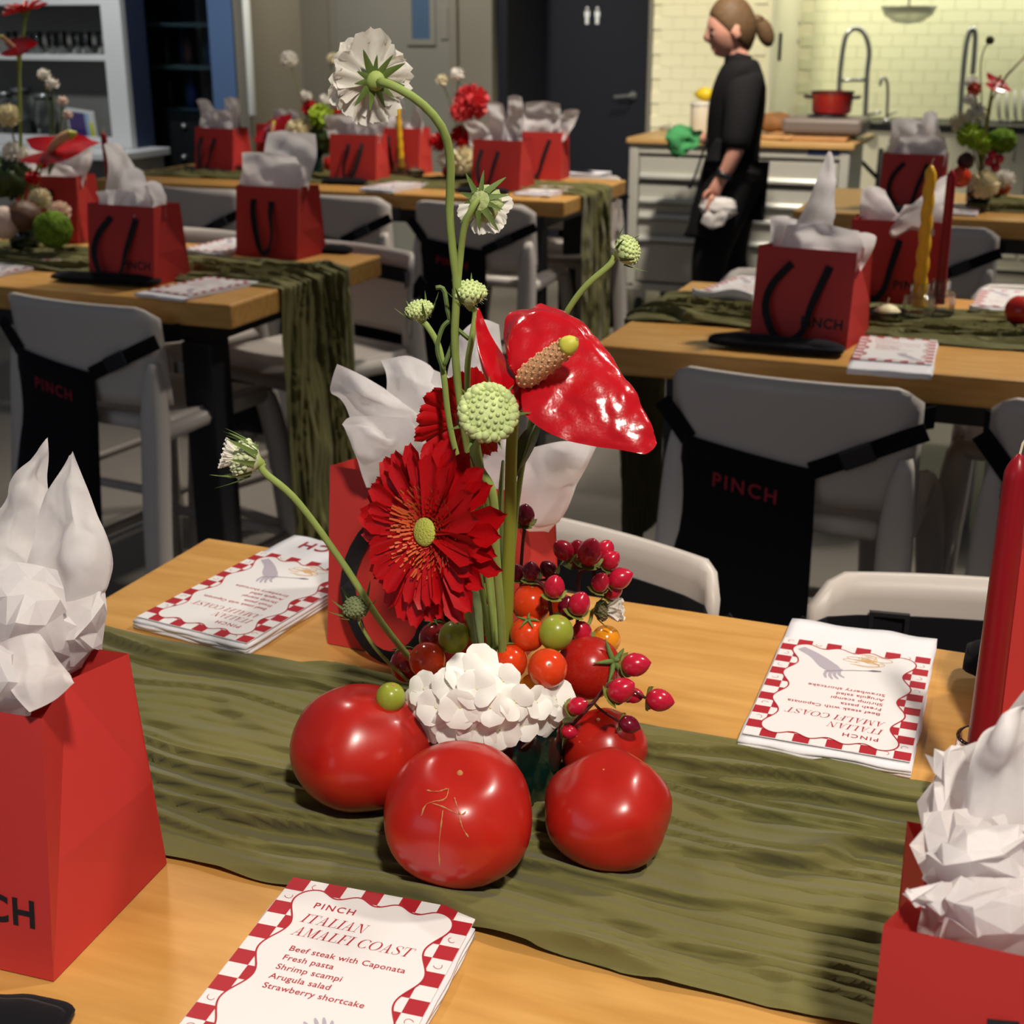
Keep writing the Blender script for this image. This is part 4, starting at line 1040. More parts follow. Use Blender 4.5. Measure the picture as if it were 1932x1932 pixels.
fl = [(878, 1268, -.1, .8), (905, 1250, 0, 1.0), (845, 1290, -.3, .5), (900, 1300, .0, .45), (948, 1285, .35, .6), (800, 1300, -.7, .5), (785, 1335, -.9, .1), (822, 1335, -.4, .2), (868, 1335, -.1, .2), (925, 1335, .1, .2), (972, 1325, .4, .3), (1012, 1325, .7, .4), (1048, 1318, .9, .5),
      (1035, 1358, .8, -.1), (985, 1368, .45, -.1), (945, 1378, .15, -.3), (900, 1378, 0, -.3), (855, 1372, -.25, -.3), (808, 1368, -.6, -.3), (1010, 1395, .6, -.6), (965, 1408, .3, -.8), (912, 1405, .05, -.8), (870, 1398, -.2, -.8)]
for i, (px, py, dx, dz) in enumerate(fl):
    ex = ((px-915)/150)**2 + ((py-1335)/110)**2
    p = P(px, py, .902 + 0.048*min(1.2, ex))
    n = (RIGHT*dx*0.9 + UP*(dz*0.8+0.12) - AHEAD*(1.0 - 0.3*min(ex, 1))).normalized()
    f_ = bpy.data.objects.new('floret', mesh('floret', lathe([(0, 0.0011), (0.0012, 0.0003), (0.0013, -0.0015), (0.0008, -0.012), (0, -0.012)], 8), M('floret_eye', (220, 216, 160), 0.5), True))
    link(f_, hyd); f_.matrix_local = Matrix.Translation(p-ho) @ frame(n) @ Matrix.Rotation(rnd.random()*1.6, 4, 'Z')
    s_ = size(37, p)*rnd.uniform(0.85, 1.1)
    for k in range(4):
        inst('petal', hp_me, f_, Matrix.Rotation(pi/2*k + rnd.uniform(-.12, .12), 4, 'Z') @ Matrix.Rotation(rnd.uniform(-.2, .45), 4, 'X') @ Matrix.Translation((0, 0, 0.0006*(k % 2))) @ Matrix.Diagonal((s_, s_, s_, 1)))

# ------------------------------------------------------------------ gerberas
def petal_g(notch=True):
    def fn(u, v):
        w_ = 0.082*(0.45 + 0.75*v)*(1 if v < 0.86 else max(0.0, 1-((v-0.86)/0.15)**2)**0.5)
        x = (u-0.5)*2*w_
        tip = 0.02*cos((u-0.5)*9)*max(0, v-0.9)/0.1 if notch else 0
        return Vector((x, v + tip, 0.028*(abs(u-.5)*4 - 1) - 0.03*v*v))
    return grid(fn, 4, 8)
pg_me = mesh('petal', petal_g(), m_redp, True)
m_gerc = M('lime_disc', (186, 190, 86), 0.7, 0.2, bump=(700, 0.8, 0.002))
m_trans = M('orange_red_florets', (206, 92, 44), 0.6)
def gerbera(label, c_, n, R_, stem, seed=1, outer=30, inner=26, detail=True, up=UP, cup=0.12, Cat='flower', grp=None, stem_r=0.0028, name='gerbera'):
    rr = random.Random(seed)
    t = thing(name, label, Cat, c_, 0, grp)
    F_ = frame(n, up)
    for k in range(outer):
        a = 2*pi*k/outer + rr.uniform(-.07, .07)
        L = R_*rr.uniform(.93, 1.04)
        inst('petal', pg_me, t, F_ @ Matrix.Rotation(a, 4, 'Z') @ Matrix.Rotation(cup*0.4 + rr.uniform(-.10, .08), 4, 'X') @ Matrix.Rotation(rr.uniform(-.25, .25), 4, 'Y') @ Matrix.Diagonal((L*1.45, L, L, 1)))
    for k in range(inner):
        a = 2*pi*(k+.5)/inner + rr.uniform(-.09, .09)
        L = R_*rr.uniform(.78, .90)
        inst('petal', pg_me, t, F_ @ Matrix.Translation((0, 0, R_*0.03)) @ Matrix.Rotation(a, 4, 'Z') @ Matrix.Rotation(cup*1.4 + rr.uniform(-.06, .1), 4, 'X') @ Matrix.Rotation(rr.uniform(-.25, .25), 4, 'Y') @ Matrix.Diagonal((L*1.45, L, L, 1)))
    if detail:
        ps, po = [], []
        for ring_, (r0, L, tilt, cnt) in enumerate(((.36, .24, .45, 46), (.36, .17, .60, 50), (.31, .14, .75, 48), (.26, .11, .9, 44), (.21, .09, 1.0, 38), (.17, .06, 1.15, 30))):
            for k in range(cnt):
                a = 2*pi*(k + .5*ring_)/cnt + rr.uniform(-.05, .05)
                d = Vector((cos(a), sin(a), 0)); b0 = d*R_*r0*rr.uniform(.92, 1.06) + UP*R_*0.06
                e = b0 + (d*cos(tilt) + UP*sin(tilt))*R_*L*rr.uniform(.7, 1.1)
                wv = Vector((-d.y, d.x, 0))*R_*0.017
                V = [b0 - wv, b0 + wv, e + wv*0.6, e - wv*0.6]
                (ps if ring_ < 1 else po).append((V, [(0, 1, 2, 3)]))
        o1 = mk('ray_fringe', xf(join(*ps), F_), m_redp, t); o1['kind'] = 'stuff'
        o2 = mk('disc_florets', xf(join(*po), F_), m_trans, t); o2['kind'] = 'stuff'
    mk('disc', xf(ball(lambda d: Vector((d.x*R_*0.155, d.y*R_*0.155, R_*0.09 + d.z*R_*0.05)), 20, 10), F_), m_gerc, t, True)
    mk('disc_base', xf(lathe([(0, -R_*.12), (R_*.12, -R_*.10), (R_*.34, R_*.00), (R_*.42, R_*0.05), (0, R_*0.05)], 24), F_), M('gerbera_heart', (150, 40, 26), 0.7), t, True)
    mk('calyx', xf(lathe([(0, -R_*.26), (R_*.10, -R_*.24), (R_*.22, -R_*.10), (R_*.26, -R_*0.01), (0, -R_*0.005)], 20), F_), m_sepal, t, True)
    if stem:
        pts = [c_ - Vector(n).normalized()*R_*0.2] + [Vector(q) for q in stem]
        mk('stem', tube(smooth_path(pts, 20), stem_r, 8), m_stem, t, True, True)
    return t
gc = P(812, 1003, .925)
gerbera('large red gerbera with a lime eye, facing left', gc, (-RIGHT*0.62 - AHEAD*0.72 + UP*0.22), size(178, gc), [P(840, 1060, .96), P(880, 1150, .985), P(905, 1260, .99)], 3, 28, 24)
g2 = P(885, 790, 1.01)
gerbera('red gerbera half hidden behind the lime bud, facing away', g2, (-RIGHT*0.35 + AHEAD*0.85 + UP*0.30), size(108, g2), [P(905, 870, 1.0), P(925, 1000, .995), P(940, 1230, .99)], 5, 26, 18, False)

# ------------------------------------------------------------------ anthurium
def anthurium(label, c_, tipv, n, L, wd, spv, splen, stem, curl=True, grp=None, sr=0.0032, res=28):
    t = thing('anthurium', label, 'flower', c_, 0, grp)
    y = Vector(tipv).normalized(); n = Vector(n); n = (n - y*n.dot(y)).normalized(); x = y.cross(n)
    B = Matrix(((x.x, y.x, n.x), (x.y, y.y, n.y), (x.z, y.z, n.z))).to_4x4()
    # heart outline as polar radius about the point where the spadix joins
    def rad(a):                         # a = 0 towards the tip
        k = abs(a)/pi
        if k < 0.08: r = 1.0 - 2.2*k
        elif k < 0.78: r = 0.824 - 0.46*sin((k-0.08)/0.70*pi*0.62)*0.72 + 0.16*max(0, k-0.5)/0.28
        else: r = 0.62 - (k-0.78)/0.22*0.50
        return r
    nu, nv = 72, 14
    def fn(u, v):
        a = (u*2-1)*pi
        r = rad(a)*v
        X, Y = sin(a)*r*wd, cos(a)*r*1.0
        Z = 0.10*r*r*(1 if curl else .5) - 0.20*max(0, Y-0.45)**2
        Z += 0.05*sin(X*7)*r + 0.16*max(0, -Y)*abs(X)*2.0
        return Vector((X*L, Y*L, Z*L))
    mk('spathe', xf(grid(fn, nu, nv), B), m_anth, t, True)
    sp = Vector(spv).normalized(); S0 = n*0.002
    pts = [S0 + sp*splen*i/14 + n*0.10*splen*sin(i/14*pi) for i in range(15)]
    R_ = splen*0.13
    rs = [R_*(0.75 + 0.35*sin(min(1, i/8)*pi*0.5))*(1 if i < 12 else (1-(i-11)*0.22)) for i in range(15)]
    mk('spadix', tube(pts, rs, 14), m_spadix, t, True)
    mk('spadix_tip', tube(pts[11:], [r*1.04 for r in rs[11:]], 14), M('lime_spadix_tip', (196, 190, 70), 0.5), t, True)
    if stem: mk('stem', tube(smooth_path([c_ - n*0.004] + [Vector(q) for q in stem], 20), sr, 8), M('olive_stem', (128, 134, 44), 0.5), t, True, True)
    return t
# the big anthurium: spathe traced row by row in depth, lobes curling up
def spathe_rows():
    R = [[(935, 745), (905, 690), (898, 640), (905, 600), (902, 580)]]
    return R
ac = P(985, 722, .935)
an = thing('anthurium', 'glossy red anthurium spathe leaning right above the bag', 'flower', ac)
def sp_loft(rows, nu, nv, **k): return loft([[P(*q) for q in r] for r in rows], nu, nv, **k)
main = [  # rows run from the sinus/left flank to the upper right rim, columns from base to tip
    [(985, 722, .935), (985, 770, .925), (1010, 800, .90), (1060, 828, .885), (1120, 842, .88), (1180, 850, .885), (1213, 858, .895)],
    [(985, 722, .935), (1010, 745, .932), (1060, 780, .92), (1110, 805, .91), (1160, 825, .905), (1200, 842, .90), (1222, 855, .897)],
    [(985, 722, .935), (1020, 725, .937), (1075, 742, .93), (1125, 768, .922), (1170, 796, .915), (1210, 825, .905), (1232, 848, .897)],
    [(985, 722, .935), (1020, 705, .940), (1080, 700, .945), (1135, 722, .94), (1180, 755, .93), (1215, 795, .915), (1238, 838, .90)],
    [(985, 722, .935), (1005, 690, .942), (1060, 655, .955), (1110, 662, .955), (1160, 705, .945), (1205, 755, .925), (1238, 832, .90)],
    [(985, 722, .935), (985, 685, .945), (1015, 630, .965), (1065, 605, .965), (1120, 645, .955), (1170, 700, .94), (1237, 826, .90)],
    [(985, 722, .935), (968, 690, .942), (968, 630, .955), (1005, 592, .960), (1060, 592, .958), (1120, 632, .950), (1236, 822, .90)],
    [(985, 722, .935), (962, 690, .938), (950, 640, .94), (960, 595, .94), (1000, 584, .945), (1050, 589, .95), (1232, 812, .90)],
]
main = [[(a, b, .885 + (855-b)*.00026 - .010*sin(pi*i/7)*sin(pi*min(1, j/6.0)) + (.012 if i == 7 and 1 < j < 6 else 0)) if j else (a, b, .935) for j, (a, b, _) in enumerate(r)] for i, r in enumerate(main)]
mk('spathe', sp_loft(main, 44, 44, amp=.0012, freq=42.0), m_anth, an, True, True)
left = [
    [(985, 722, .935), (972, 700, .940), (950, 670, .945), (925, 630, .945), (908, 590, .94), (903, 580, .94)],
    [(985, 722, .935), (962, 712, .930), (938, 685, .930), (915, 640, .935), (903, 600, .937), (901, 581, .94)],
    [(985, 722, .935), (958, 735, .925), (926, 708, .915), (903, 660, .92), (897, 610, .93), (901, 580, .94)],
    [(985, 722, .935), (968, 762, .925), (942, 752, .915), (915, 712, .92), (900, 650, .93), (900, 582, .94)],
    [(985, 722, .935), (985, 770, .925), (962, 775, .92), (930, 742, .925), (905, 680, .935), (901, 585, .942)],
]
mk('spathe_lobe', sp_loft(left, 24, 20), m_anth, an, True, True)
sp0, sp1 = P(984, 720, .925), P(1088, 640, .89)
pts = [sp0.lerp(sp1, i/15) + (UP*0.4 - AHEAD)*0.003*sin(i/15*pi) for i in range(16)]
rs = [size(22, sp0)*x for x in (.6, .85, 1, 1.02, 1.02, 1, 1, .98, .95, .92, .88, .85, .82, .78, .62, .2)]
mk('spadix', tube(pts, rs, 16), m_spadix, an, True, True)
mk('spadix_tip', tube(pts[12:], [r*1.04 for r in rs[12:]], 14), M('lime_spadix_tip', (196, 190, 70), 0.5), an, True, True)
# pimples on the spadix
pm = []
for i in range(1, 13):
    for k in range(9):
        a = 2*pi*(k + .5*(i % 2))/9
        d = (pts[i+1]-pts[i]).normalized(); x_ = d.orthogonal().normalized(); y_ = d.cross(x_)
        c0 = pts[i] + (x_*cos(a) + y_*sin(a))*rs[i]
        pm.append(ball(lambda q: c0 + q*0.0011, 6, 4))
o = mk('pimples', join(*pm), m_spadix, an, True, True); o['kind'] = 'stuff'
mk('stem', tube(smooth_path([P(983, 724, .938), P(972, 770, .955), P(965, 850, .97), P(962, 1000, .985), P(957, 1120, .99), P(952, 1260, .995)], 24), [0.0036 + 0.0020*i/23 for i in range(24)], 10), M('olive_stem', (128, 134, 44), 0.5), an, True, True)

# ------------------------------------------------------------------ scabiosas
def petal_s():
    def fn(u, v):
        w_ = 0.10 + 0.40*v**0.8
        x = (u-0.5)*2*w_*(1 if v < .9 else 1-0.6*(v-.9))
        rim = max(0, v-0.72)/0.28
        y = v*(1 - 0.30*(abs(u-.5)*2)**2.2) + rim*0.04*sin(u*26) 
        z = 0.10*sin(v*2.6) + 0.055*sin(u*15 + 1)*v + 0.05*rim*sin(u*31)
        return Vector((x, y, z))
    return grid(fn, 12, 10)
ps_me = mesh('petal', petal_s(), m_whitep, True)
def sep(L=1.0, w0=0.10):
    def fn(u, v):
        w_ = w0*(1-v)**0.7 + 0.004
        return Vector(((u-.5)*2*w_, v*L, 0.10*v*v - 0.05*(abs(u-.5)*2)**2*(1-v)))
    return grid(fn, 2, 8)
se_me = mesh('sepal', sep(), m_sepal, True)
dot_me = mesh('bead', ball(lambda d: d, 8, 6), m_bud, True)
def hairs(R_, n, rr, lo=-1, hi=0.2, L=0.16):
    parts = []
    for k in range(n):
        z = rr.uniform(lo, hi); a = rr.random()*6.28; s_ = sqrt(1-z*z)
        d = Vector((s_*cos(a), s_*sin(a), z)); w_ = d.orthogonal().normalized()*R_*0.012
        parts.append(([d*R_*0.9 - w_, d*R_*0.9 + w_, d*R_*(1+L)*rr.uniform(.92, 1.05)], [(0, 1, 2)]))
    return join(*parts)
m_hair = M('silvery_hairs', (206, 210, 176), 0.7)
def stem_of(t, pts, r=0.0018, mat=None):
    mk('stem', tube(smooth_path([Vector(p) for p in pts], 30), r, 8), mat or m_stem, t, True, True)
GS = 'scabiosa stems in the near vase'
# 1 the tall white bloom seen from behind
c1 = P(702, 150, .93); n1 = (-RIGHT*0.55 + AHEAD*0.75 + UP*0.15).normalized()
s1 = thing('scabiosa', 'tall white scabiosa seen from behind at the top', 'flower', c1, 0, GS)
rr = random.Random(8); F1 = frame(n1)
for k in range(15):
    a = 2*pi*k/15 + rr.uniform(-.12, .12); L = size(84, c1)*rr.uniform(.9, 1.12)
    inst('petal', ps_me, s1, F1 @ Matrix.Translation((0, 0, 0.001*(k % 3))) @ Matrix.Rotation(a, 4, 'Z') @ Matrix.Rotation(rr.uniform(-.1, .25), 4, 'X') @ Matrix.Diagonal((L*1.05, L, L, 1)))
for k in range(9):
    a = 2*pi*k/9 + .3; L = size(60, c1)*rr.uniform(.8, 1.1)
    inst('petal', ps_me, s1, F1 @ Matrix.Translation((0, 0, 0.004)) @ Matrix.Rotation(a, 4, 'Z') @ Matrix.Rotation(.45, 4, 'X') @ Matrix.Diagonal((L, L, L, 1)))
for k in range(11):
    a = 2*pi*k/11 + rr.uniform(-.1, .1); L = size(60, c1)*rr.uniform(.75, 1.15)
    inst('sepal', se_me, s1, F1 @ Matrix.Translation((0, 0, -0.004)) @ Matrix.Rotation(a, 4, 'Z') @ Matrix.Rotation(-.04, 4, 'X') @ Matrix.Diagonal((L*1.7, L, -L, 1)))
mk('receptacle', xf(ball(lambda d: Vector((d.x*.0065, d.y*.0065, d.z*.006 - .004)), 16, 10), F1), M('lime_receptacle', (150, 168, 86), 0.6), s1, True)
stem_of(s1, [c1 - n1*0.009, P(742, 162, .915), P(795, 195, .92), P(836, 245, .93), P(850, 310, .94), P(848, 400, .95), P(855, 480, .955), P(862, 545, .96), P(858, 640, .965), P(868, 760, .975), P(900, 950, .985), P(925, 1120, .99), P(940, 1270, .995)], 0.0029)
# 2 nodding bloom that has lost most petals
c2 = P(912, 382, .955); n2 = (RIGHT*0.25 + AHEAD*0.60 - UP*0.25).normalized()
s2 = thing('scabiosa', 'nodding scabiosa with two white petals left, below the tall bloom', 'flower', c2, 0, GS); F2 = frame(n2)
mk('head', xf(ball(lambda d: Vector((d.x*.0125, d.y*.0125, d.z*.010 + .003))*(1 + .07*cos(14*atan2(d.y, d.x)) + .05*noise.noise(d*6)), 22, 14), F2), M('pale_green_head', (160, 172, 112), 0.7, bump=(500, 0.5, 0.002)), s2, True)
for k in range(10):
    a = 2*pi*k/10; L = size(44, c2)*rr.uniform(.75, 1.2)
    inst('sepal', se_me, s2, F2 @ Matrix.Translation((0, 0, -0.006)) @ Matrix.Rotation(a, 4, 'Z') @ Matrix.Translation((0, .007, 0)) @ Matrix.Rotation(.35 - .5*(k % 3 == 0), 4, 'X') @ Matrix.Diagonal((L*1.5, L, L, 1)))
for a, L in ((2.6, 46), (3.3, 44), (1.5, 40)):
    L = size(L, c2)
    inst('petal', ps_me, s2, F2 @ Matrix.Rotation(a, 4, 'Z') @ Matrix.Rotation(.25, 4, 'X') @ Matrix.Translation((0, .006, 0)) @ Matrix.Diagonal((L, L, L, 1)))
for px, py in ((885, 398), (938, 414)):
    q = P(px, py, .95); L = size(40, q)
    inst('petal', ps_me, s2, Matrix.Translation(c2.lerp(q, .45) - c2) @ frame(-AHEAD, (q-c2)) @ Matrix.Diagonal((L, L, L, 1)))
stem_of(s2, [c2 - n2*0.010, P(890, 395, .945), P(876, 430, .95), P(868, 490, .957), P(863, 545, .96)], 0.0024)
# buds
def bud(label, c_, n, R_, stem, sepn=8, sepL=1.4, flat=0.72, big=False, hairy=60, sr=0.0023, seed=1, sepang=1.0, colour=None):
    r2 = random.Random(seed)
    t = thing('scabiosa_bud', label, 'flower bud', c_, 0, GS)
    F_ = frame(n)
    mk('head', xf(ball(lambda d: Vector((d.x*R_*.92, d.y*R_*.92, d.z*R_*flat*.9)), 20, 12), F_), colour or m_bud, t, True)
    cnt = 90 if big else 70
    bm_ = []
    for k in range(cnt):
        z = 1 - (k+.5)/cnt*1.05; a = k*2.39996; s_ = sqrt(max(0, 1-z*z))
        p = Vector((s_*cos(a)*R_*.93, s_*sin(a)*R_*.93, z*R_*flat*.93))
        rad_ = R_*(0.085 if z > 0.45 else 0.14)
        if big and z < 0.45: rad_ = R_*0.19
        bm_.append(ball(lambda d: p + Vector((d.x, d.y, d.z*1.1))*rad_, 8, 5))
    o = mk('florets', xf(join(*bm_), F_), colour or m_bud, t, True); o['kind'] = 'stuff'
    for k in range(sepn):
        a = 2*pi*k/sepn + r2.uniform(-.2, .2); L = R_*sepL*r2.uniform(.75, 1.15)
        inst('sepal', se_me, t, F_ @ Matrix.Translation((0, 0, -R_*flat*0.55)) @ Matrix.Rotation(a, 4, 'Z') @ Matrix.Translation((0, R_*0.72, 0)) @ Matrix.Rotation(sepang*.9 + r2.uniform(-.25, .25), 4, 'X') @ Matrix.Diagonal((L, L, L, 1)))
    h_ = mk('fine_hairs', xf(hairs(R_, hairy, r2), F_ @ Matrix.Diagonal((1, 1, flat, 1))), m_hair, t); h_['kind'] = 'stuff'
    mk('receptacle', xf(lathe([(0, -R_*1.0), (R_*.16, -R_*.98), (R_*.30, -R_*.75), (R_*.62, -R_*.45), (0, -R_*.2)], 14), F_), M('lime_receptacle', (150, 168, 86), 0.6), t, True)
    stem_of(t, [c_ - Vector(n).normalized()*R_*0.9] + stem, sr)
    return t
q = P(886, 553, .965); bud('scabiosa bud upright beside the tall stem', q, (0.05, -.1, 1), size(32, q), [P(897, 590, .967), P(890, 640, .965), P(882, 700, .97), P(888, 820, .98), P(930, 1100, .99), P(942, 1270, .995)], 7, 1.3, .78, seed=1)
q = P(791, 586, .975); bud('scabiosa bud upright at the left of the tall stem', q, (-RIGHT*.25 + UP - AHEAD*.1), size(27, q), [P(806, 615, .975), P(828, 655, .975), P(838, 715, .975), P(850, 810, .98), P(890, 980, .99), P(930, 1260, .995)], 7, 1.4, .75, seed=2)
q = P(1183, 473, .97); bud('scabiosa bud tilted right on a long curved stem', q, (RIGHT*.75 + UP*.35 - AHEAD*.2), size(29, q), [P(1150, 500, .972), P(1105, 540, .975), P(1075, 580, .98), P(1058, 615, .985), P(1020, 720, .99), P(975, 950, .99), P(955, 1270, .995)], 6, 1.5, .85, seed=3, sepang=.9)
q = P(921, 779, .90); bud('large lime scabiosa bud facing us before the anthurium', q, (RIGHT*.12 - AHEAD*.85 + UP*.45), size(54, q), [P(895, 845, .918), P(905, 885, .92), P(930, 935, .925), P(936, 1050, .94), P(945, 1160, .955), P(950, 1275, .985)], 7, .85, .55, True, 40, .0034, 4, .35)
q = P(462, 866, .97); lb = bud('spiky white scabiosa head reaching out to the left', q, (-RIGHT*.85 + UP*.30 - AHEAD*.15), size(38, q), [P(500, 892, .97), P(560, 945, .972), P(645, 1060, .98), P(720, 1175, .985), P(790, 1262, .99)], 12, 1.75, .8, False, 120, .0028, 5, 1.15, M('green_white_head', (200, 208, 166), 0.7))
for k in range(16):
    a = 2*pi*k/16; F_ = frame(-RIGHT*.85 + UP*.30 - AHEAD*.15); L = size(30, q)
    inst('petal', ps_me, lb, F_ @ Matrix.Translation((0, 0, size(10, q))) @ Matrix.Rotation(a, 4, 'Z') @ Matrix.Translation((0, size(16, q), 0)) @ Matrix.Rotation(1.15, 4, 'X') @ Matrix.Diagonal((L*.5, L*1.2, L, 1)))
q = P(671, 1147, .985); bud('small fuzzy grey green seed head low on the left', q, (-RIGHT*.3 + UP - AHEAD*.3), size(25, q), [P(680, 1178, .985), P(712, 1228, .985), P(770, 1285, .985)], 10, 1.9, .85, False, 160, .0015, 6, .7, M('grey_green_head', (118, 126, 86), 0.8))
q = P(1135, 1152, 1.04); wb = bud('white scabiosa drooping right behind the berries', q, (RIGHT*.9 + UP*.1 - AHEAD*.1), size(20, q), [P(1110, 1178, 1.04), P(1080, 1205, 1.03), P(1030, 1260, 1.01)], 8, 1.6, .8, False, 50, .0016, 7, .9, M('brown_green_head', (112, 104, 70), 0.8))
for k in range(6):
    L = size(46, q); F_ = frame(RIGHT*.9 + UP*.1 - AHEAD*.1)
    inst('petal', ps_me, wb, F_ @ Matrix.Rotation(2*pi*k/6, 4, 'Z') @ Matrix.Rotation(1.1, 4, 'X') @ Matrix.Diagonal((L, L, L, 1)))
# leaves
def leaf(label, rows, mat, stem=None):
    t = thing('leaf', label, 'leaf', P(*rows[0][1]), 0, 'leaves among the stems')
    mk('blade', loft([[P(*q) for q in r] for r in rows], 8, 16), mat, t, True, True)
    mk('midrib', tube([P(r[1][0], r[1][1], r[1][2]-.001) for r in rows], 0.0006, 5), m_stemdk, t, True, True)
leaf('grey green strap leaf standing in the hydrangea', [[(898, 1235, .96), (905, 1232, .955), (914, 1230, .96)], [(884, 1150, .965), (895, 1148, .957), (908, 1140, .965)], [(876, 1090, .97), (884, 1088, .963), (894, 1085, .97)], [(873, 1040, .975), (877, 1038, .97), (884, 1045, .975)]], m_stemdk)
leaf('dark green leaf beside the thick stem', [[(970, 905, .99), (974, 900, .985), (978, 896, .99)], [(972, 860, .99), (988, 862, .98), (1005, 850, .99)], [(980, 825, .99), (1000, 822, .98), (1018, 815, .99)], [(1004, 800, .99), (1012, 797, .985), (1018, 795, .99)]], m_leaf)
leaf('narrow green blade right of the stems', [[(958, 1200, 1.0), (953, 1200, .995), (948, 1200, 1.0)], [(955, 1100, 1.0), (947, 1098, .995), (940, 1100, 1.0)], [(950, 960, 1.0), (944, 958, .995), (938, 960, 1.0)], [(952, 870, 1.0), (949, 868, .995), (946, 870, 1.0)]], m_stem)
for i, (cx, cy, pts) in enumerate((('x', 0, [(838, 700), (825, 660), (834, 620), (848, 605)]), ('x', 0, [(885, 640), (850, 605), (838, 548), (822, 543)]), ('x', 0, [(838, 690), (856, 640), (860, 600)]))):
    tt = thing('leaf', ('curled green bract under the left upright bud', 'long green bract arching beside the tall stem', 'upright green bract between the two upright buds')[i], 'leaf', P(*pts[0], .972), 0, 'leaves among the stems')
    L = smooth_path([P(a, b, .970) for a, b in pts], 12)
    mk('blade', ribbon(L, 0.0032, -AHEAD, 0.0006), m_sepal, tt, True, True)
    mk('midrib', tube([v - AHEAD*0.0006 for v in L], 0.0005, 4), m_stemdk, tt, True, True)
# tall red candle at the right edge
def taper(label, base, h, r, mat, twist=False, holder=True, lean=(0, 0), hl=None, burnt=False):
    t = thing('taper_candle', label, 'candle', base, 0)
    z0 = 0.018 if holder else 0.0
    def rad(v): return r*(1 - 0.22*v) if v < 0.95 else r*(0.78 - 0.60*((v-.95)/.05)**1.5)
    n = 20; m_ = 60
    def fn(u, v):
        a = u*2*pi; rr_ = rad(v)
        if twist: rr_ *= 1 + 0.14*cos(3*(a) - v*h*150)
        return Vector((cos(a)*rr_ + lean[0]*v*h, sin(a)*rr_ + lean[1]*v*h, z0 + v*h))
    V, F = grid(fn, n, m_)
    k = len(V); V.append(Vector((lean[0]*h, lean[1]*h, z0 + h + 0.001))); V.append(Vector((0, 0, z0)))
    for i in range(n): F.append((m_*(n+1)+i, m_*(n+1)+i+1, k)); F.append((i+1, i, k+1))
    mk('wax', (V, F), mat, t, True)
    tp = Vector((lean[0]*h, lean[1]*h, z0 + h))
    mk('wick', tube([tp, tp + Vector((0.001, 0, 0.008)), tp + Vector((0.004, 0, 0.014))], 0.0009, 6), M('cotton_wick', (226, 214, 186), 0.8), t)
    if holder:
        g = thing('candle_holder', hl or 'ribbed clear glass holder of the candle', 'candle holder', base, 0, 'ribbed glass candle holders')
        def ho_(u, v):
            a = u*2*pi
            prof = [(0.030, 0), (0.031, .02), (0.029, .04), (0.020, .046), (0.019, .062), (0.0195, .066)]
            x = v*5; i = min(int(x), 4); f_ = x-i
            rr_ = prof[i][0]*(1-f_) + prof[i+1][0]*f_; z = prof[i][1]*(1-f_) + prof[i+1][1]*f_
            if z < .042: rr_ *= 1 + 0.03*cos(18*a)
            return Vector((cos(a)*rr_, sin(a)*rr_, z))
        mk('glass', thick(grid(ho_, 72, 20), 72, 20, 0.003), m_glass, g, True)
        mk('glass_base', lathe([(0, 0.0), (0.029, 0.0), (0.029, 0.006), (0, 0.006)], 36), m_glass, g, True)
    return t
m_rwax = M('dark_red_wax', (138, 18, 30), 0.32, 0.4, sss=0.1)
m_ywax = M('golden_wax', (228, 178, 42), 0.4, 0.4, sss=0.1)
taper('tall dark red taper candle at the right edge of the near table', (-0.008, 0.985, T+0.008), 0.27, 0.0115, m_rwax, False, True, hl='glass candle holder hidden by tissue on the near table')
# ================================================================== candles on the other tables
def candle_px(label, bx, by, tx, ty, r, mat, twist, hl):
    b = A(bx, by, T); Yb = -b.x*_s + b.y*_c
    top = P(tx, ty, Yb); h = top.z - T - 0.034
    return taper(label, (b.x, b.y, T+0.012), h, r, mat, twist, True, ((top.x-b.x)/h, (top.y-b.y)/h), hl)
candle_px('twisted yellow candle beside the readable gift bag', 1730, 606, 1758, 308, 0.0135, m_ywax, True, 'ribbed glass holder of the near twisted yellow candle')
candle_px('dark red taper candle beside the twisted yellow one', 1769, 600, 1797, 316, 0.0115, m_rwax, False, 'ribbed glass holder of the red taper beside the yellow candle')
candle_px('twisted yellow candle on the farthest table', 758, 331, 750, 196, 0.0125, m_ywax, True, 'glass holder of the far yellow candle')
q = A(205, 470, T); candle_px('dark red taper peeping over tissue on the left table', 222, 455, 194, 246, 0.0105, m_rwax, False, 'glass holder behind the dark bag on the left table')
candle_px('dark red taper between two bags on the far table', 985, 340, 982, 196, 0.0105, m_rwax, False, 'glass holder between two bags on the far table')
def tealight(label, gl, p):
    g = thing('votive_glass', gl, 'votive glass', p)
    mk('glass', lathe([(0, 0), (0.026, 0), (0.034, 0.012), (0.037, 0.026), (0.035, 0.026), (0.032, 0.013), (0.024, 0.004), (0, 0.004)], 32), m_glass, g, True)
    t = thing('tealight', label, 'candle', Vector(p) + Vector((0, 0, 0.006)))
    mk('wax', lathe([(0, 0), (0.020, 0.002), (0.027, 0.012), (0.026, 0.018), (0.018, 0.026), (0.006, 0.031), (0, 0.031)], 24), M('ivory_wax', (232, 222, 176), 0.5, sss=0.1), t, True)
    mk('wick', tube([(0, 0, 0.03), (0.001, 0, 0.044)], 0.0012, 5), M('cotton_wick', (226, 214, 186), 0.8), t)
tealight('ivory tealight with an upright wick beside the glass holders', 'low votive glass left of the ribbed holders', A(1672, 608, T+0.008))
tealight('ivory tealight on the far table right of the yellow candle', 'low votive glass on the far table', A(784, 334, T+0.008))

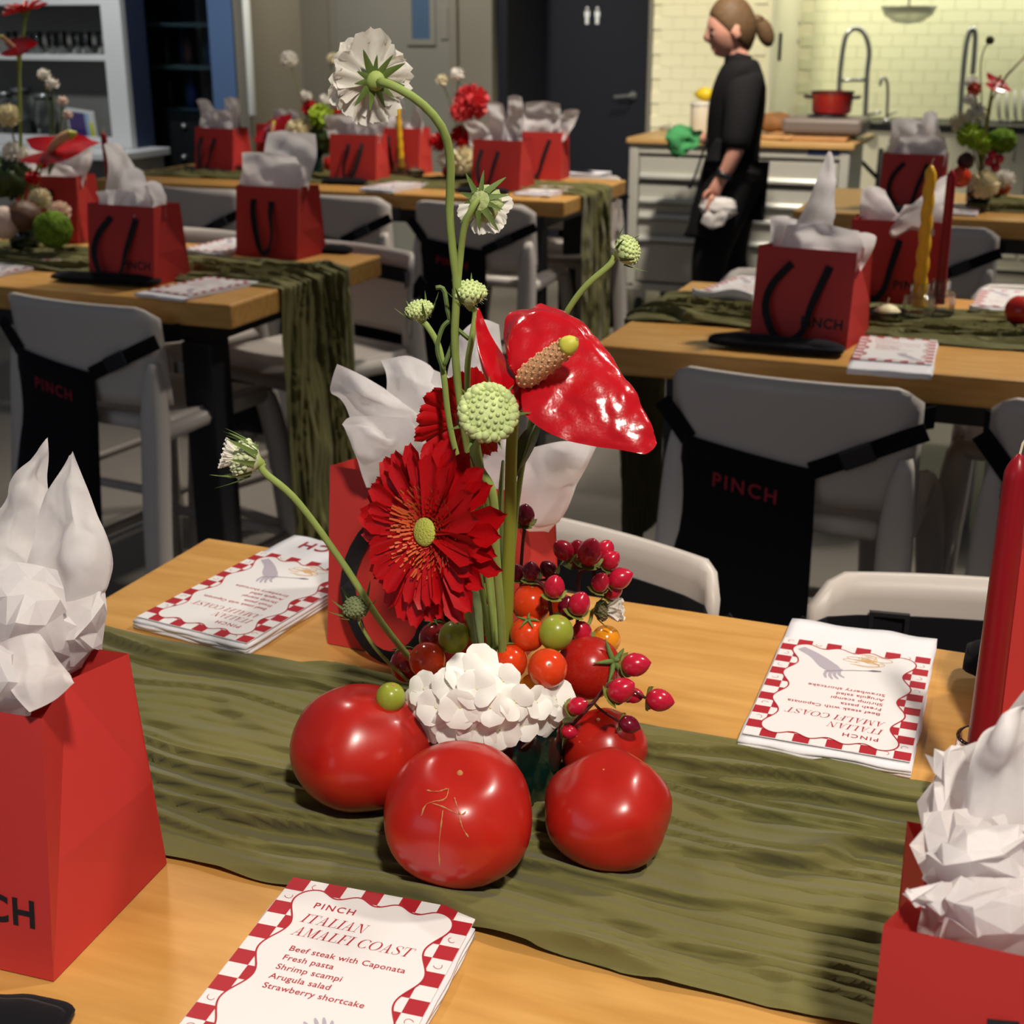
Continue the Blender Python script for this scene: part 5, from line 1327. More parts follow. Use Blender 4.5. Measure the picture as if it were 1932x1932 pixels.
# ================================================================== centrepieces on the other tables
def mum_vf(n=70, seed=1, flat=0.8):
    r2 = random.Random(seed); parts = [ball(lambda d: Vector((d.x, d.y, d.z*flat))*0.6, 12, 8)]
    for k in range(n):
        z = 1 - (k+.5)/n*1.7; a = k*2.39996; s_ = sqrt(max(0, 1-z*z))
        d = Vector((s_*cos(a), s_*sin(a), z*flat)); up_ = d.normalized(); x_ = up_.orthogonal().normalized(); y_ = up_.cross(x_)
        an = r2.random()*6.28; t_ = (x_*cos(an) + y_*sin(an))*0.15
        side = up_.cross(t_)
        parts.append(([d*0.5 - t_, d*0.5 + t_, d*0.95 + t_*1.2 + side*.3, d*1.06 + side*.4, d*0.95 - t_*1.2 + side*.3], [(0, 1, 2, 3, 4)]))
    return join(*parts)
_bm = {}
def bloom(name, label, cat, px, py, Y, rpx, mat, base=None, grp=None, n=70, flat=0.85, tilt=None):
    p = P(px, py, Y); R_ = size(rpx, p)
    t = thing(name, label, cat, p, 0, grp)
    k = (mat.name, n, flat)
    if k not in _bm: _bm[k] = mesh('petals', mum_vf(n, len(_bm)+1, flat), mat, False)
    o = inst('petals', _bm[k], t, frame(tilt or (UP*.8 - AHEAD*.6)) @ Matrix.Diagonal((R_, R_, R_, 1)))
    mk('calyx', xf(lathe([(0, -R_*.75), (R_*.25, -R_*.7), (R_*.45, -R_*.35), (0, -R_*.1)], 10), frame(tilt or (UP*.8 - AHEAD*.6))), m_sepal, t, True)
    if base is not None: mk('stem', tube(smooth_path([p, p.lerp(base, .5) + RIGHT*0.01, base], 10), 0.0025, 6), m_stemdk, t, True, True)
    return t
def blob(name, label, cat, px, py, Y, rpx, mat, flat=0.9, bumps=0.12, grp=None, parts=None):
    p = P(px, py, Y); R_ = size(rpx, p)
    t = thing(name, label, cat, p, 0, grp)
    mk(parts or 'flesh', ball(lambda d: Vector((d.x, d.y, d.z*flat))*R_*(1 + bumps*noise.noise(d*4 + Vector((px, 0, 0))) + bumps*.5*noise.noise(d*11)), 28, 18), mat, t, True)
    mk('stem_end', xf(lathe([(0, .004), (.003, .002), (.004, -.004)], 8), Matrix.Translation((0, 0, R_*flat*.98))), m_stemdk, t)
    return t
m_moss = M('green_moss', (92, 120, 38), 0.9, 0.1, vary=(60, 0.5), bump=(90, 1.0, 0.01))
m_lime = M('lime_petal', (160, 184, 52), 0.7, vary=(40, 0.2))
m_cream = M('cream_petal', (236, 226, 190), 0.7, vary=(30, 0.08), translucent=0.15)
m_pink = M('coral_pink_petal', (222, 74, 78), 0.6, vary=(30, 0.35), translucent=0.15, stretch=(1, 1, 8))
m_brown = M('brown_skin', (92, 62, 44), 0.5, vary=(20, 0.2))
m_blush = M('blush_petal', (230, 206, 190), 0.7, translucent=0.2)
def small_vase(label, px, py, Y, r=0.04, h=0.09):
    p = P(px, py, Y); p.z = T + 0.012
    t = thing('vase', label, 'vase', p, 0, 'dark glass vases of the other centrepieces')
    mk('body', lathe([(0, 0), (r*.9, 0), (r, .01), (r, h), (r*.9, h), (r*.88, .012), (0, .01)], 24), m_vase, t, True)
    mk('foam', lathe([(0, .011), (r*.86, .013), (r*.86, h*.93), (0, h*.97)], 20), m_leaf, t, True)
    return p + Vector((0, 0, h*.9))
# left table
YL = 3.72; GL_ = 'flowers of the left table centrepiece'
vb = small_vase('dark vase of the left table centrepiece', 45, 445, YL)
gq = P(47, 20, YL); gerbera('red gerbera at the top left corner seen from below', gq, (-RIGHT*.2 + UP*.95 - AHEAD*.1), size(44, gq), [P(44, 60, YL), P(36, 150, YL), P(40, 300, YL), vb], 21, 18, 12, False, cup=.25, grp=GL_, stem_r=.004)
aq = P(28, 90, YL-.05); anthurium('small red anthurium with a yellow spadix at the left edge', aq, (RIGHT*.9 + UP*.1 - AHEAD*.1), (UP*.7 - AHEAD*.7), size(48, aq), .9, (-RIGHT*.7 + UP*.6 - AHEAD*.2), size(32, aq), [P(36, 130, YL), P(40, 300, YL), vb], grp=GL_, sr=.004)
aq = P(95, 285, YL-.12); anthurium('large red anthurium lying flat above the left table tissue', aq, (RIGHT*1 + UP*.12), (UP*.85 - AHEAD*.5), size(98, aq), .85, (RIGHT*.8 + UP*.45 - AHEAD*.2), size(68, aq), [P(70, 320, YL-.05), P(50, 390, YL), vb], grp=GL_, sr=.004)
bloom('chrysanthemum', 'white daisy like bloom at the left edge below the anthuriums', 'flower', 16, 218, YL, 24, m_cream, vb, GL_)
bloom('chrysanthemum', 'white bloom low at the left edge', 'flower', 28, 288, YL, 24, m_whitep, vb, GL_)
for i, (px, py, r, l) in enumerate(((83, 140, 13, 'topmost white blossom of the pale spike by the shelves'), (98, 158, 14, 'second white blossom of the pale spike by the shelves'), (118, 190, 11, 'third blush blossom of the pale spike by the shelves'), (127, 216, 11, 'lowest blush blossom of the pale spike by the shelves'))):
    bloom('delphinium_blossom', l, 'flower', px, py, YL+.05, r, m_whitep if i < 2 else m_blush, P(92, 330, YL), GL_, 30)
bloom('carnation', 'small red bloom under the large anthurium', 'flower', 62, 335, YL-.05, 15, m_redp, vb, GL_, 40)
bloom('carnation', 'small dark red bloom at the large anthurium stem', 'flower', 80, 308, YL-.03, 12, m_redp, vb, GL_, 40)
bloom('chrysanthemum', 'row of cream blossoms above the moss ball', 'flower', 75, 375, YL-.05, 22, m_cream, vb, GL_)
bloom('chrysanthemum', 'cream blossom behind the moss ball', 'flower', 112, 400, YL+.02, 22, m_blush, vb, GL_)
blob('foliage_tuft', 'dark green foliage tuft at the left edge', 'foliage', 18, 335, YL, 36, m_leaf, 1.0, .35, GL_, 'leaves')
blob('moss_ball', 'green moss ball on the left table runner', 'moss', 100, 433, YL-.12, 36, m_moss, .95, .10, GL_)
blob('mushroom', 'brown round mushroom beside the moss ball', 'mushroom', 45, 408, YL-.10, 34, m_brown, .85, .05, GL_)
blob('onion', 'pale shallot at the left edge beside the mushroom', 'vegetable', 8, 420, YL-.12, 28, m_blush, 1.1, .05, GL_)
# far table, left arrangement
Y1 = 5.62; GF = 'flowers of the far table left centrepiece'
vb = small_vase('dark vase of the far left centrepiece', 592, 318, Y1)
bloom('chrysanthemum', 'white bloom alone on a tall stem before the grey wall', 'flower', 545, 112, Y1, 17, m_whitep, vb, GF)
bloom('chrysanthemum', 'small cream bud bloom left of the tall scabiosa', 'flower', 628, 110, Y1, 12, m_cream, vb, GF, 40)
bloom('carnation', 'small red bloom above the lime bloom', 'flower', 585, 204, Y1, 17, m_redp, vb, GF, 40)
bloom('carnation', 'small red bloom right of the lime bloom', 'flower', 634, 216, Y1, 13, m_redp, vb, GF, 40)
bloom('chrysanthemum', 'small white bloom above the lime bloom', 'flower', 614, 188, Y1, 13, m_whitep, vb, GF, 40)
bloom('chrysanthemum', 'tiny white spray bloom left of the red one', 'flower', 577, 180, Y1, 12, m_whitep, vb, GF, 30)
bloom('viburnum', 'lime green bloom on the far table', 'flower', 606, 220, Y1-.03, 26, m_lime, vb, GF, 60)
blob('foliage_tuft', 'dark green tuft below the lime bloom', 'foliage', 612, 258, Y1, 26, m_leaf, 1.1, .3, GF, 'leaves')
bloom('dahlia', 'cream dahlia left of the lime bloom', 'flower', 563, 246, Y1-.03, 25, m_cream, vb, GF)
aq = P(512, 258, Y1); anthurium('red anthurium leaning right beside the cream dahlia', aq, (RIGHT*.7 + UP*.7), (-AHEAD*.8 - RIGHT*.3), size(58, aq), .75, (RIGHT*.2 + UP*.8), size(30, aq), [P(545, 300, Y1), vb], grp=GF, sr=.004)
tq = A(622, 316, T+.03)
def small_tomato(label, px, py, rpx, grp):
    p = A(px, py, T+.03); R_ = size(rpx, p); p.z = T + R_*.9 + .008
    t = thing('tomato', label, 'tomato', p, 0, grp)
    mk('flesh', ball(lambda d: Vector((d.x, d.y, d.z*.9 - .08*math.exp(-((1-d.z)/.05))))*R_*(1 + .02*cos(5*atan2(d.y, d.x))), 28, 18), m_tomato, t, True)
    mk('stem_scar', xf(lathe([(0, .002), (.002, .001), (.003, -.002)], 8), Matrix.Translation((0, 0, R_*.83))), m_scar, t)
GT = 'tomatoes on the other tables'
small_tomato('small tomato on the far table left of the far bag', 622, 312, 15, GT)
small_tomato('tomato cut off by the right edge beside the candles', 1926, 592, 31, GT)
small_tomato('tomato on the far right table under the flowers', 1883, 361, 23, GT)
small_tomato('tomato on the far table under the coral blooms', 849, 326, 15, GT)
# far table, right arrangement
Y2 = 5.40; GR = 'flowers of the far table right centrepiece'
vb = small_vase('dark vase of the far right centrepiece', 872, 318, Y2)
bloom('ranunculus', 'large striped coral bloom behind the tall stem', 'flower', 890, 193, Y2, 34, m_pink, vb, GR, 90, .95)
bloom('ranunculus', 'smaller coral bloom just left of the large one', 'flower', 868, 211, Y2-.04, 20, m_pink, vb, GR, 60, .95)
bloom('scabiosa', 'small white bloom left of the coral blooms', 'flower', 834, 151, Y2, 12, m_cream, vb, GR, 40)
bloom('scabiosa', 'small white bloom above the coral blooms', 'flower', 862, 139, Y2, 14, m_whitep, vb, GR, 40)
bloom('carnation', 'red bloom below the coral blooms', 'flower', 872, 258, Y2, 24, m_redp, vb, GR, 50)
bloom('carnation', 'red bloom right of the others by the tissue', 'flower', 898, 262, Y2-.02, 18, m_redp, vb, GR, 50)
bloom('carnation', 'red bloom beside the far bag', 'flower', 828, 268, Y2+.02, 20, m_redp, vb, GR, 50)
bloom('hydrangea', 'cream hydrangea low on the far table', 'flower', 874, 303, Y2-.05, 30, m_cream, vb, GR, 80)
bloom('hydrangea', 'pale cream bloom behind the tall green stem', 'flower', 842, 302, Y2, 18, m_whitep, vb, GR, 50)
# far right table
Y3 = 4.60; GB = 'flowers of the far right centrepiece'
vb = small_vase('dark vase of the far right table centrepiece', 1846, 368, Y3+.05)
blob('moss_mushroom', 'green mossy cap at the right of the far right centrepiece', 'moss', 1888, 266, Y3, 30, m_moss, .75, .15, GB)
bloom('viburnum', 'lime green bloom in the far right centrepiece', 'flower', 1832, 256, Y3-.03, 27, m_lime, vb, GB, 60)
bloom('viburnum', 'second lime bloom nearer the mossy cap', 'flower', 1856, 272, Y3-.02, 20, m_lime, vb, GB, 50)
bloom('anemone', 'white open bloom with a green eye before the sink', 'flower', 1843, 212, Y3, 20, m_whitep, vb, GB, 50)
bloom('chrysanthemum', 'grey white bloom left of the open white one', 'flower', 1812, 232, Y3, 22, m_cream, vb, GB, 50)
bloom('chrysanthemum', 'small white bloom below the orange one', 'flower', 1832, 188, Y3, 14, m_whitep, vb, GB, 40)
bloom('chrysanthemum', 'small white bloom at the top of the far right centrepiece', 'flower', 1835, 156, Y3+.02, 14, m_whitep, vb, GB, 40)
bloom('carnation', 'orange red bloom by the right tap', 'flower', 1838, 168, Y3-.03, 14, M('orange_petal', (196, 66, 34), 0.6), vb, GB, 40)
aq = P(1875, 158, Y3); anthurium('red anthurium pointing right above the far right table', aq, (RIGHT*.9 - UP*.35), (UP*.7 - AHEAD*.6), size(38, aq), .95, (RIGHT*.5 + UP*.6), size(20, aq), [P(1868, 190, Y3), P(1856, 260, Y3), vb], grp=GB, sr=.004)
blob('dark_plum', 'dark brown fruit at the left of the far right centrepiece', 'fruit', 1822, 304, Y3-.04, 16, M('dark_plum_skin', (66, 30, 26), 0.35), 1, .05, GB)
blob('orange_tomato', 'orange tomato low in the far right centrepiece', 'tomato', 1812, 334, Y3-.05, 20, m_ctom, 1, .03, GB)
for i, (px, py) in enumerate(((1872, 292), (1886, 300), (1878, 316), (1866, 305))):
    blob('red_berry', ('topmost', 'rightmost', 'lowest', 'leftmost')[i] + ' red berry under the mossy cap', 'berry', px, py, Y3-.03, 9, m_berry, 1, .03, GB)
bloom('hydrangea', 'cream hydrangea low in the far right centrepiece', 'flower', 1856, 348, Y3-.06, 29, m_cream, vb, GB, 80)
bloom('chrysanthemum', 'white bloom low at the right beside the tomato', 'flower', 1896, 338, Y3, 20, m_whitep, vb, GB, 50)
sb = thing('seed_head', 'dark seed head on a thin curved stem before the sink wall', 'flower', P(1868, 76, Y3), 0, GB)
mk('head', ball(lambda d: d*size(8, sb.location), 12, 8), M('dark_seed_head', (84, 80, 56), 0.8), sb, True)
mk('stem', tube(smooth_path([sb.location, P(1856, 95, Y3), P(1850, 130, Y3), P(1852, 200, Y3), vb], 16), .0022, 6), m_stemdk, sb, True, True)
st = thing('flower_stalk', 'bare pale stalk slanting out at the right edge', 'stem', P(1945, 95, Y3), 0, GB)
mk('stalk', tube([P(1945, 95, Y3), P(1900, 142, Y3), P(1870, 190, Y3), vb], .004, 6), M('pale_stalk', (168, 150, 118), 0.6), st, True, True)
mk('tip', tube([P(1945, 95, Y3), P(1950, 88, Y3)], [.005, .001], 6), m_stemdk, st, True, True)

# ================================================================== the drawer cart
cx0, cx1, cy0, cy1 = -2.128, -1.005, 7.05, 7.72
cart = thing('drawer_cart', 'light grey steel drawer cart with a wooden top on castors', 'cart', ((cx0+cx1)/2, (cy0+cy1)/2, 0))
O = cart.location
def cz(y): return AV(1235, y, cy0).z
def rel(vf): return [Vector(p) - O for p in vf[0]], vf[1]
mk('wooden_top', rel(box(cx0-.01, cx1+.02, cy0-.02, cy1+.02, .922, .95, .004)), M('cart_oak', (206, 164, 104), 0.4, vary=(6, 0.12), stretch=(1, 8, 8)), cart)
mk('body', rel(box(cx0+.03, cx1-.03, cy0+.04, cy1, .19, .92)), m_cartgrey, cart)
for sx in (cx0, cx1-.05): mk('corner_post', rel(box(sx, sx+.05, cy0, cy0+.06, .18, .922, .008)), m_cartgrey, cart)
mk('base_rail', rel(box(cx0, cx1, cy0, cy1, .165, .205, .006)), m_cartgrey, cart)
mk('top_rail', rel(box(cx0+.05, cx1-.05, cy0+.005, cy0+.04, cz(290), .922, .004)), m_cartgrey, cart)
rows = [(297, 338), (347, 384), (386, 414), (416, 456)]
for a_, b_ in rows:
    z1, z0 = cz(a_), cz(b_)
    dr = mk('drawer', rel(box(cx0+.055, cx1-.055, cy0+.012, cy0+.045, z0, z1, .003)), m_cartgrey, cart)
    L = [Vector((0, -0.0, 0))]
    prof = [(0, .026), (-.018, .024), (-.026, .012), (-.026, 0), (-.012, -.002), (0, .0)]
    V = []; F = []
    for X in (cx0+.065, cx1-.065):
        for yy, zz in prof: V.append(Vector((X, cy0+.012+yy, z0+.004+zz)))
    n = len(prof)
    for k in range(n): F.append((k, (k+1) % n, n+(k+1) % n, n+k))
    F += [tuple(range(n-1, -1, -1)), tuple(range(n, 2*n))]
    h_ = mk('handle', rel((V, F)), M('bright_aluminium', (222, 222, 216), 0.3, metal=.4), dr)
mk('lower_door', rel(box(cx0+.055, cx1-.055, cy0+.012, cy0+.045, .215, cz(460), .003)), m_cartgrey, cart)
q = AV(1553, 288, cy0)
mk('blue_label', rel(box(q.x-.075, q.x+.075, cy0, cy0+.006, q.z-.012, q.z+.012, .001)), M('navy_label', (46, 60, 104), 0.5), cart)
for sx in (cx0+.06, cx1-.06):
    for sy in (cy0+.07, cy1-.07):
        ca = mk('castor', rel(xf(lathe([(0, -.018), (.055, -.018), (.062, 0), (.055, .018), (0, .018)], 18), Matrix.Translation((sx, sy, .062)) @ Matrix.Rotation(pi/2, 4, 'Y'))), m_dark, cart, True)
        mk('fork', rel(box(sx-.03, sx+.03, sy-.02, sy+.02, .11, .166, .004)), m_steel, ca)
# things on the cart
tw = thing('towel', 'green kitchen towel hanging over the cart edge', 'towel', A(1285, 256, .953))
TO = tw.location
mk('drape', loft([[P(*q) for q in r] for r in ([(1262, 246, 6.98), (1285, 240, 6.98), (1305, 244, 6.98), (1322, 250, 6.98)], [(1256, 258, 6.74), (1280, 252, 6.72), (1302, 256, 6.74), (1322, 262, 6.75)], [(1262, 275, 6.73), (1282, 272, 6.70), (1300, 272, 6.73), (1316, 276, 6.73)], [(1276, 297, 6.73), (1284, 294, 6.71), (1294, 284, 6.73), (1306, 282, 6.73)])], 24, 24, .02, 14, 3, .004), M('green_terry', (70, 150, 92), 0.9, bump=(200, .5, .003)), tw, True, True)
mk('fold', loft([[P(*q) for q in r] for r in ([(1258, 252, 6.72), (1270, 250, 6.70), (1282, 252, 6.71)], [(1260, 268, 6.71), (1272, 268, 6.69), (1284, 270, 6.70)], [(1270, 288, 6.71), (1278, 290, 6.70), (1286, 290, 6.71)])], 12, 12, .01, 20, 5, .004), M('green_terry', (70, 150, 92), 0.9), tw, True, True)
wz_ = .9515
q = AV(1322, 238, 7.35)
cn = thing('canister', 'pale cream canister behind the person', 'canister', (q.x, 7.35, wz_)); hh = AV(1322, 190, 7.35).z - wz_
mk('body', lathe([(0, 0), (.05, 0), (.055, .01), (.055, hh*.85), (.045, hh), (0, hh)], 24), M('cream_plastic', (224, 216, 196), 0.5), cn, True)
mk('rim', lathe([(.05, hh*.84), (.058, hh*.86), (.058, hh*.92), (.05, hh*.94)], 24), m_white, cn, True)
q = AV(1334, 178, 7.35); ln = thing('lemon', 'yellow lemon on the cream canister', 'fruit', (cn.location.x+.02, 7.33, wz_ + hh + .034))
mk('flesh', ball(lambda d: Vector((d.x*(.045 + .012*abs(d.x)**6), d.y*.035, d.z*.035)), 20, 12), M('lemon_skin', (236, 206, 40), 0.4), ln, True)
mk('tip', ball(lambda d: Vector((.052 + d.x*.006, d.y*.006, d.z*.006)), 8, 6), M('lemon_skin', (236, 206, 40), 0.4), ln, True)
q = AV(1275, 230, 7.4); wk = thing('wire_whisk', 'wire whisk lying on the cart behind the green towel', 'whisk', (q.x, 7.30, wz_))
mk('grip', tube([(0.03, 0, .012), (.15, 0, .014)], .008, 8), m_steel, wk, True)
for k in range(4):
    mk('wire', tube([Vector((.03 - .09*sin(pi*i/10)*1.0, .022*cos(k*pi/4)*cos(pi*i/10), .028 + .022*sin(k*pi/4)*cos(pi*i/10))) for i in range(11)], .0012, 5), m_steel, wk, True)
q0, q1 = AV(1432, 258, 7.2), AV(1612, 262, 7.2)
bd = thing('cutting_board', 'flat wooden board at the right of the cart top', 'board', ((q0.x+q1.x)/2, 7.30, wz_))
mk('plank', box(-.21, .21, -.17, .17, 0, .018, .004), M('board_wood', (190, 138, 86), 0.5, vary=(8, .12), stretch=(1, 8, 8)), bd)
mk('edge_strip', box(.195, .212, -.165, .165, .001, .017, .002), M('board_end', (160, 112, 66), 0.5), bd)
sv = thing('hotplate', 'grey portable hotplate under the red pot', 'hotplate', (bd.location.x + .07, 7.36, wz_ + .019))
mk('case', box(-.20, .20, -.15, .15, .008, .085, .02), M('grey_enamel', (120, 108, 102), 0.45), sv)
mk('burner', lathe([(0, .085), (.10, .085), (.10, .093), (.08, .098), (0, .098)], 28), m_dark, sv, True)
for sx in (-.17, .17): mk('foot', box(sx-.015, sx+.015, -.13, .13, 0, .012), m_dark, sv)
pt = thing('cooking_pot', 'red enamel cooking pot with a dark rim', 'pot', (sv.location.x + .02, 7.36, sv.location.z + .099))
mk('body', lathe([(0, 0), (.085, 0), (.098, .012), (.104, .10), (.108, .104), (.101, .104), (.094, .02), (0, .012)], 36), M('red_enamel', (178, 28, 26), 0.2, coat=.4), pt, True)
mk('rim', lathe([(.101, .102), (.109, .103), (.109, .110), (.101, .110)], 36), m_dark, pt, True)
for sx in (-1, 1): mk('handle', tube([(sx*.10, -.03, .08), (sx*.135, -.02, .084), (sx*.135, .02, .084), (sx*.10, .03, .08)], .008, 8), m_dark, pt, True)
br = thing('bread_loaf', 'brown loaf on the cart beside the person', 'bread', (AV(1462, 225, 7.5).x, 7.55, wz_))
mk('crust', ball(lambda d: Vector((d.x*.11, d.y*.07, .055 + d.z*.055))*(1 + .05*noise.noise(d*5)), 24, 14), M('brown_crust', (150, 104, 62), 0.7, vary=(20, .2)), br, True)
mk('cut', xf(box(-.05, .05, -.004, .004, .10, .108, .002), Matrix.Rotation(.3, 4, 'Z')), M('pale_crumb', (214, 180, 124), 0.8), br)
sc = thing('wood_scrap', 'bundle of pale wooden spoons beside the loaf', 'utensils', (AV(1455, 243, 7.15).x, 7.16, wz_))
for k in range(3):
    mk('spoon', xf(join(tube([(-.10, 0, .008), (.06, 0, .010)], .006, 6), ball(lambda d: Vector((.085 + d.x*.03, d.y*.02, .010 + d.z*.007)), 10, 6)), Matrix.Translation((0, .03*k-.03, .002*k)) @ Matrix.Rotation(.25*k-.2, 4, 'Z')), M('spoon_wood', (212, 166, 104), 0.5), sc, True)
# stand behind the cart
sd_ = thing('metal_stand', 'dark metal tripod stand beside the cart', 'stand', (AV(1655, 300, 7.9).x, 7.95, 0))
mk('pole', tube([(0, 0, .1), (.01, 0, .86)], .014, 8), m_dark, sd_, True)
mk('arm', tube([(0, 0, .80), (.10, 0, .90)], .012, 8), m_steel, sd_, True)
mk('arm', tube([(.005, 0, .70), (-.10, -.02, .80)], .012, 8), m_dark, sd_, True)
for k in range(3): mk('leg', tube([(0, 0, .40), (.16*cos(k*2.1), .16*sin(k*2.1), .01)], .012, 8), m_dark, sd_, True)

# ================================================================== the sink alcove
ct_ = thing('sink_counter', 'dark counter slab with pale cupboards along the alcove', 'counter', (0.4, 9.6, 0))
mk('slab', box(-2.2, 2.4, -.33, .29, .87, .905, .004), m_dark, ct_)
for k in range(6):
    x = -2.15 + k*.76
    d_ = mk('cupboard_door', box(x, x+.74, -.30, -.28, .10, .86, .004), m_panel, ct_)
    mk('handle', tube([(x+.66, -.30, .70), (x+.66, -.325, .70), (x+.66, -.325, .80), (x+.66, -.30, .80)], .006, 6), m_steel, d_, True)
mk('carcass', box(-2.18, 2.38, -.27, .28, 0.02, .865), m_panel, ct_)
def tap(label, pts, Y, r, extra=None):
    b = P(*pts[0], Y); b.z = .906
    t = thing('tap', label, 'tap', b)
    L = [b] + [P(a, c_, Y) for a, c_ in pts[1:]]
    mk('spout', tube(smooth_path(L, 36), r, 8), m_steel, t, True, True)
    mk('base', lathe([(0, 0), (r*2.6, 0), (r*2.6, .02), (r*1.4, .03), (0, .03)], 16), m_steel, t, True)
    mk('lever', tube([(r, 0, .05), (r*6, -.02, .07)], r*.6, 6), m_steel, t, True)
    for e in (extra or []): mk('spring_arm', tube([P(a, c_, Y) for a, c_ in e], r*.7, 8), m_steel, t, True, True)
    return t
YT = 9.05
tap('tall arched spring tap behind the red pot', [(1633, 218), (1636, 140), (1640, 95), (1630, 62), (1612, 54), (1596, 68), (1588, 110), (1584, 150), (1583, 178)], YT, .016, [[(1584, 152), (1634, 150)]])
tap('slim tall tap at the far right of the sink', [(1812, 218), (1816, 150), (1822, 90), (1830, 58), (1838, 56), (1840, 75), (1835, 140)], YT, .017)
tap('short curved tap between the two tall ones', [(1674, 214), (1675, 175), (1672, 150), (1664, 148), (1660, 162)], YT, .010)
dr_ = thing('dish_rack', 'pale upright dishes behind the far right flowers', 'dishes', (AV(1908, 205, 9.6).x, 9.62, .906))
for k in range(4): mk('dish', xf(lathe([(0, 0), (.07, .002), (.10, .014), (.10, .018), (.065, .008), (0, .006)], 24), Matrix.Translation((-.09 + .05*k, 0, .102)) @ Matrix.Rotation(pi/2 - .15, 4, 'Y')), m_white, dr_, True)
mk('rack_bar', tube([(-.14, 0, .006), (.14, 0, .006)], .006, 6), m_steel, dr_, True)
lp = thing('pendant_lamp', 'grey glass pendant shade hanging above the sink', 'lamp', P(1712, 46, 8.6))
lr = size(52, lp.location)
mk('shade', lathe([(0, .0), (lr*.45, .01), (lr*.85, .05), (lr, .10), (lr*.97, .10), (lr*.8, .055), (lr*.4, .018), (0, .012)], 32), M('smoky_glass', (236, 238, 222), 0.3, trans=.85), lp, True)
mk('cord', tube([(0, 0, .02), (0, 0, 1.0)], .005, 6), m_dark, lp)

# ================================================================== shelving cabinet and fridge at the left
VCb = 6.6
ux = lambda px, V, py=120: AV(px, py, V).x
cab = thing('glass_cabinet', 'white framed shelving cabinet with glassware at the left edge', 'cabinet', (-5.5, 6.8, 0))
O = cab.location
xr = ux(235, VCb); xl = -6.6
zb, zsh, zt = AV(200, 272, VCb).z, AV(100, 107, VCb).z, AV(100, 6, VCb).z
mk('base_unit', rel(box(xl, xr+.08, VCb-.22, 6.78, 0, zb-.065, .006)), M('grey_cabinet_base', (136, 132, 124), 0.5), cab)
mk('counter_top', rel(box(xl, xr+.12, VCb-.28, 6.79, zb-.062, zb-.022, .006)), m_white, cab)
mk('back_panel', rel(box(xl, xr-.02, 6.79, 6.82, zb-.02, 2.2)), M('grey_back_panel', (112, 112, 106), 0.6), cab)
mk('right_stile', rel(box(ux(198, VCb), xr, VCb, VCb+.05, zb-.02, 2.2, .005)), m_white, cab)
mk('side_panel', rel(box(xr-.02, xr-.002, VCb+.05, 6.82, zb-.02, 2.2)), M('dusky_blue_side', (58, 68, 92), 0.25), cab)
mk('bottom_rail', rel(box(xl, xr-.005, VCb+.005, VCb+.05, zb-.02, zb+.035, .004)), m_white, cab)
mk('shelf', rel(box(xl, xr-.02, VCb+.02, 6.79, zsh-.02, zsh+.012, .003)), m_white, cab)
mk('shelf', rel(box(xl, xr-.02, VCb+.02, 6.79, zt-.01, zt+.05, .003)), m_white, cab)
gl_me = mesh('glass', lathe([(0, 0), (.030, 0), (.034, .12), (.032, .12), (.028, .006), (0, .006)], 16), m_glass, True)
mk_g = 0
for k in range(9):
    x = xr - .14 - k*.085
    g = inst('drinking_glass', gl_me, None, Matrix.Translation((x, 6.69 + .03*(k % 2), zsh+.0125)))
    tag(g, 'clear drinking glass on the upper cabinet shelf, %s from the right' % ['rightmost','second','third','fourth','fifth','sixth','seventh','eighth','ninth'][k], 'glass', 'glasses on the upper cabinet shelf')
for i, (px, pyt, r, lab) in enumerate(((22, 172, .055, 'clear glass jar at the left edge inside the cabinet'), (52, 165, .06, 'wide clear glass jar behind the gerbera stem'), (95, 175, .065, 'tall clear ribbed glass jar beside the gerbera stem'))):
    p = AV(px, 240, 6.75); z0 = zb+.036 - .02
    hh = AV(px, pyt, 6.75).z - zb
    j = thing('glass_jar', lab, 'jar', (p.x, 6.715, zb+.0)); j.location.z = zb - .02
    mk('body', lathe([(0, 0), (r, 0), (r, hh*.25), (r*1.04, hh*.27), (r, hh*.30), (r, hh*.55), (r*1.04, hh*.57), (r, hh*.6), (r*.98, hh*.8), (r*.75, hh*.9), (r*.78, hh), (r*.72, hh), (r*.70, hh*.9), (r*.92, hh*.78), (r*.94, .01), (0, .01)], 28), m_glass, j, True)
    mk('lid', lathe([(0, hh*1.0), (r*.8, hh*1.0), (r*.8, hh*1.06), (0, hh*1.07)], 24), m_steel, j, True)
p0 = AV(160, 240, 6.72)
tb = thing('tablet_stand', 'small tilted tablet with a purple screen in the cabinet', 'tablet', (p0.x, 6.70, zb - .02))
mt = Matrix.Translation((0, 0, .115)) @ Matrix.Rotation(.25, 4, 'X') @ Matrix.Rotation(.10, 4, 'Y')
mk('casing', xf(box(-.095, .095, -.006, .006, -.085, .085, .004), mt), m_white, tb)
sm = M('purple_screen', (70, 48, 110), 0.2)
mk('screen', xf(box(-.082, .03, -.008, -.006, -.07, .07), mt), sm, tb)
mk('screen_band', xf(box(.03, .055, -.008, -.006, -.07, .07), mt), M('blue_screen_band', (150, 178, 206), 0.2), tb)
mk('screen_band', xf(box(.055, .082, -.008, -.006, -.07, .02), mt), M('lime_screen_band', (214, 216, 60), 0.2), tb)
mk('foot', box(-.05, .05, -.02, .05, 0, .032, .004), m_white, tb)
VF = 7.0
fx0, fx1 = ux(258, VF), ux(452, VF)
fg = thing('glass_fridge', 'tall dark glass door fridge beside the white cabinet', 'fridge', ((fx0+fx1)/2, 7.3, 0))
O = fg.location
m_fbody = M('black_fridge_body', (22, 25, 26), 0.4)
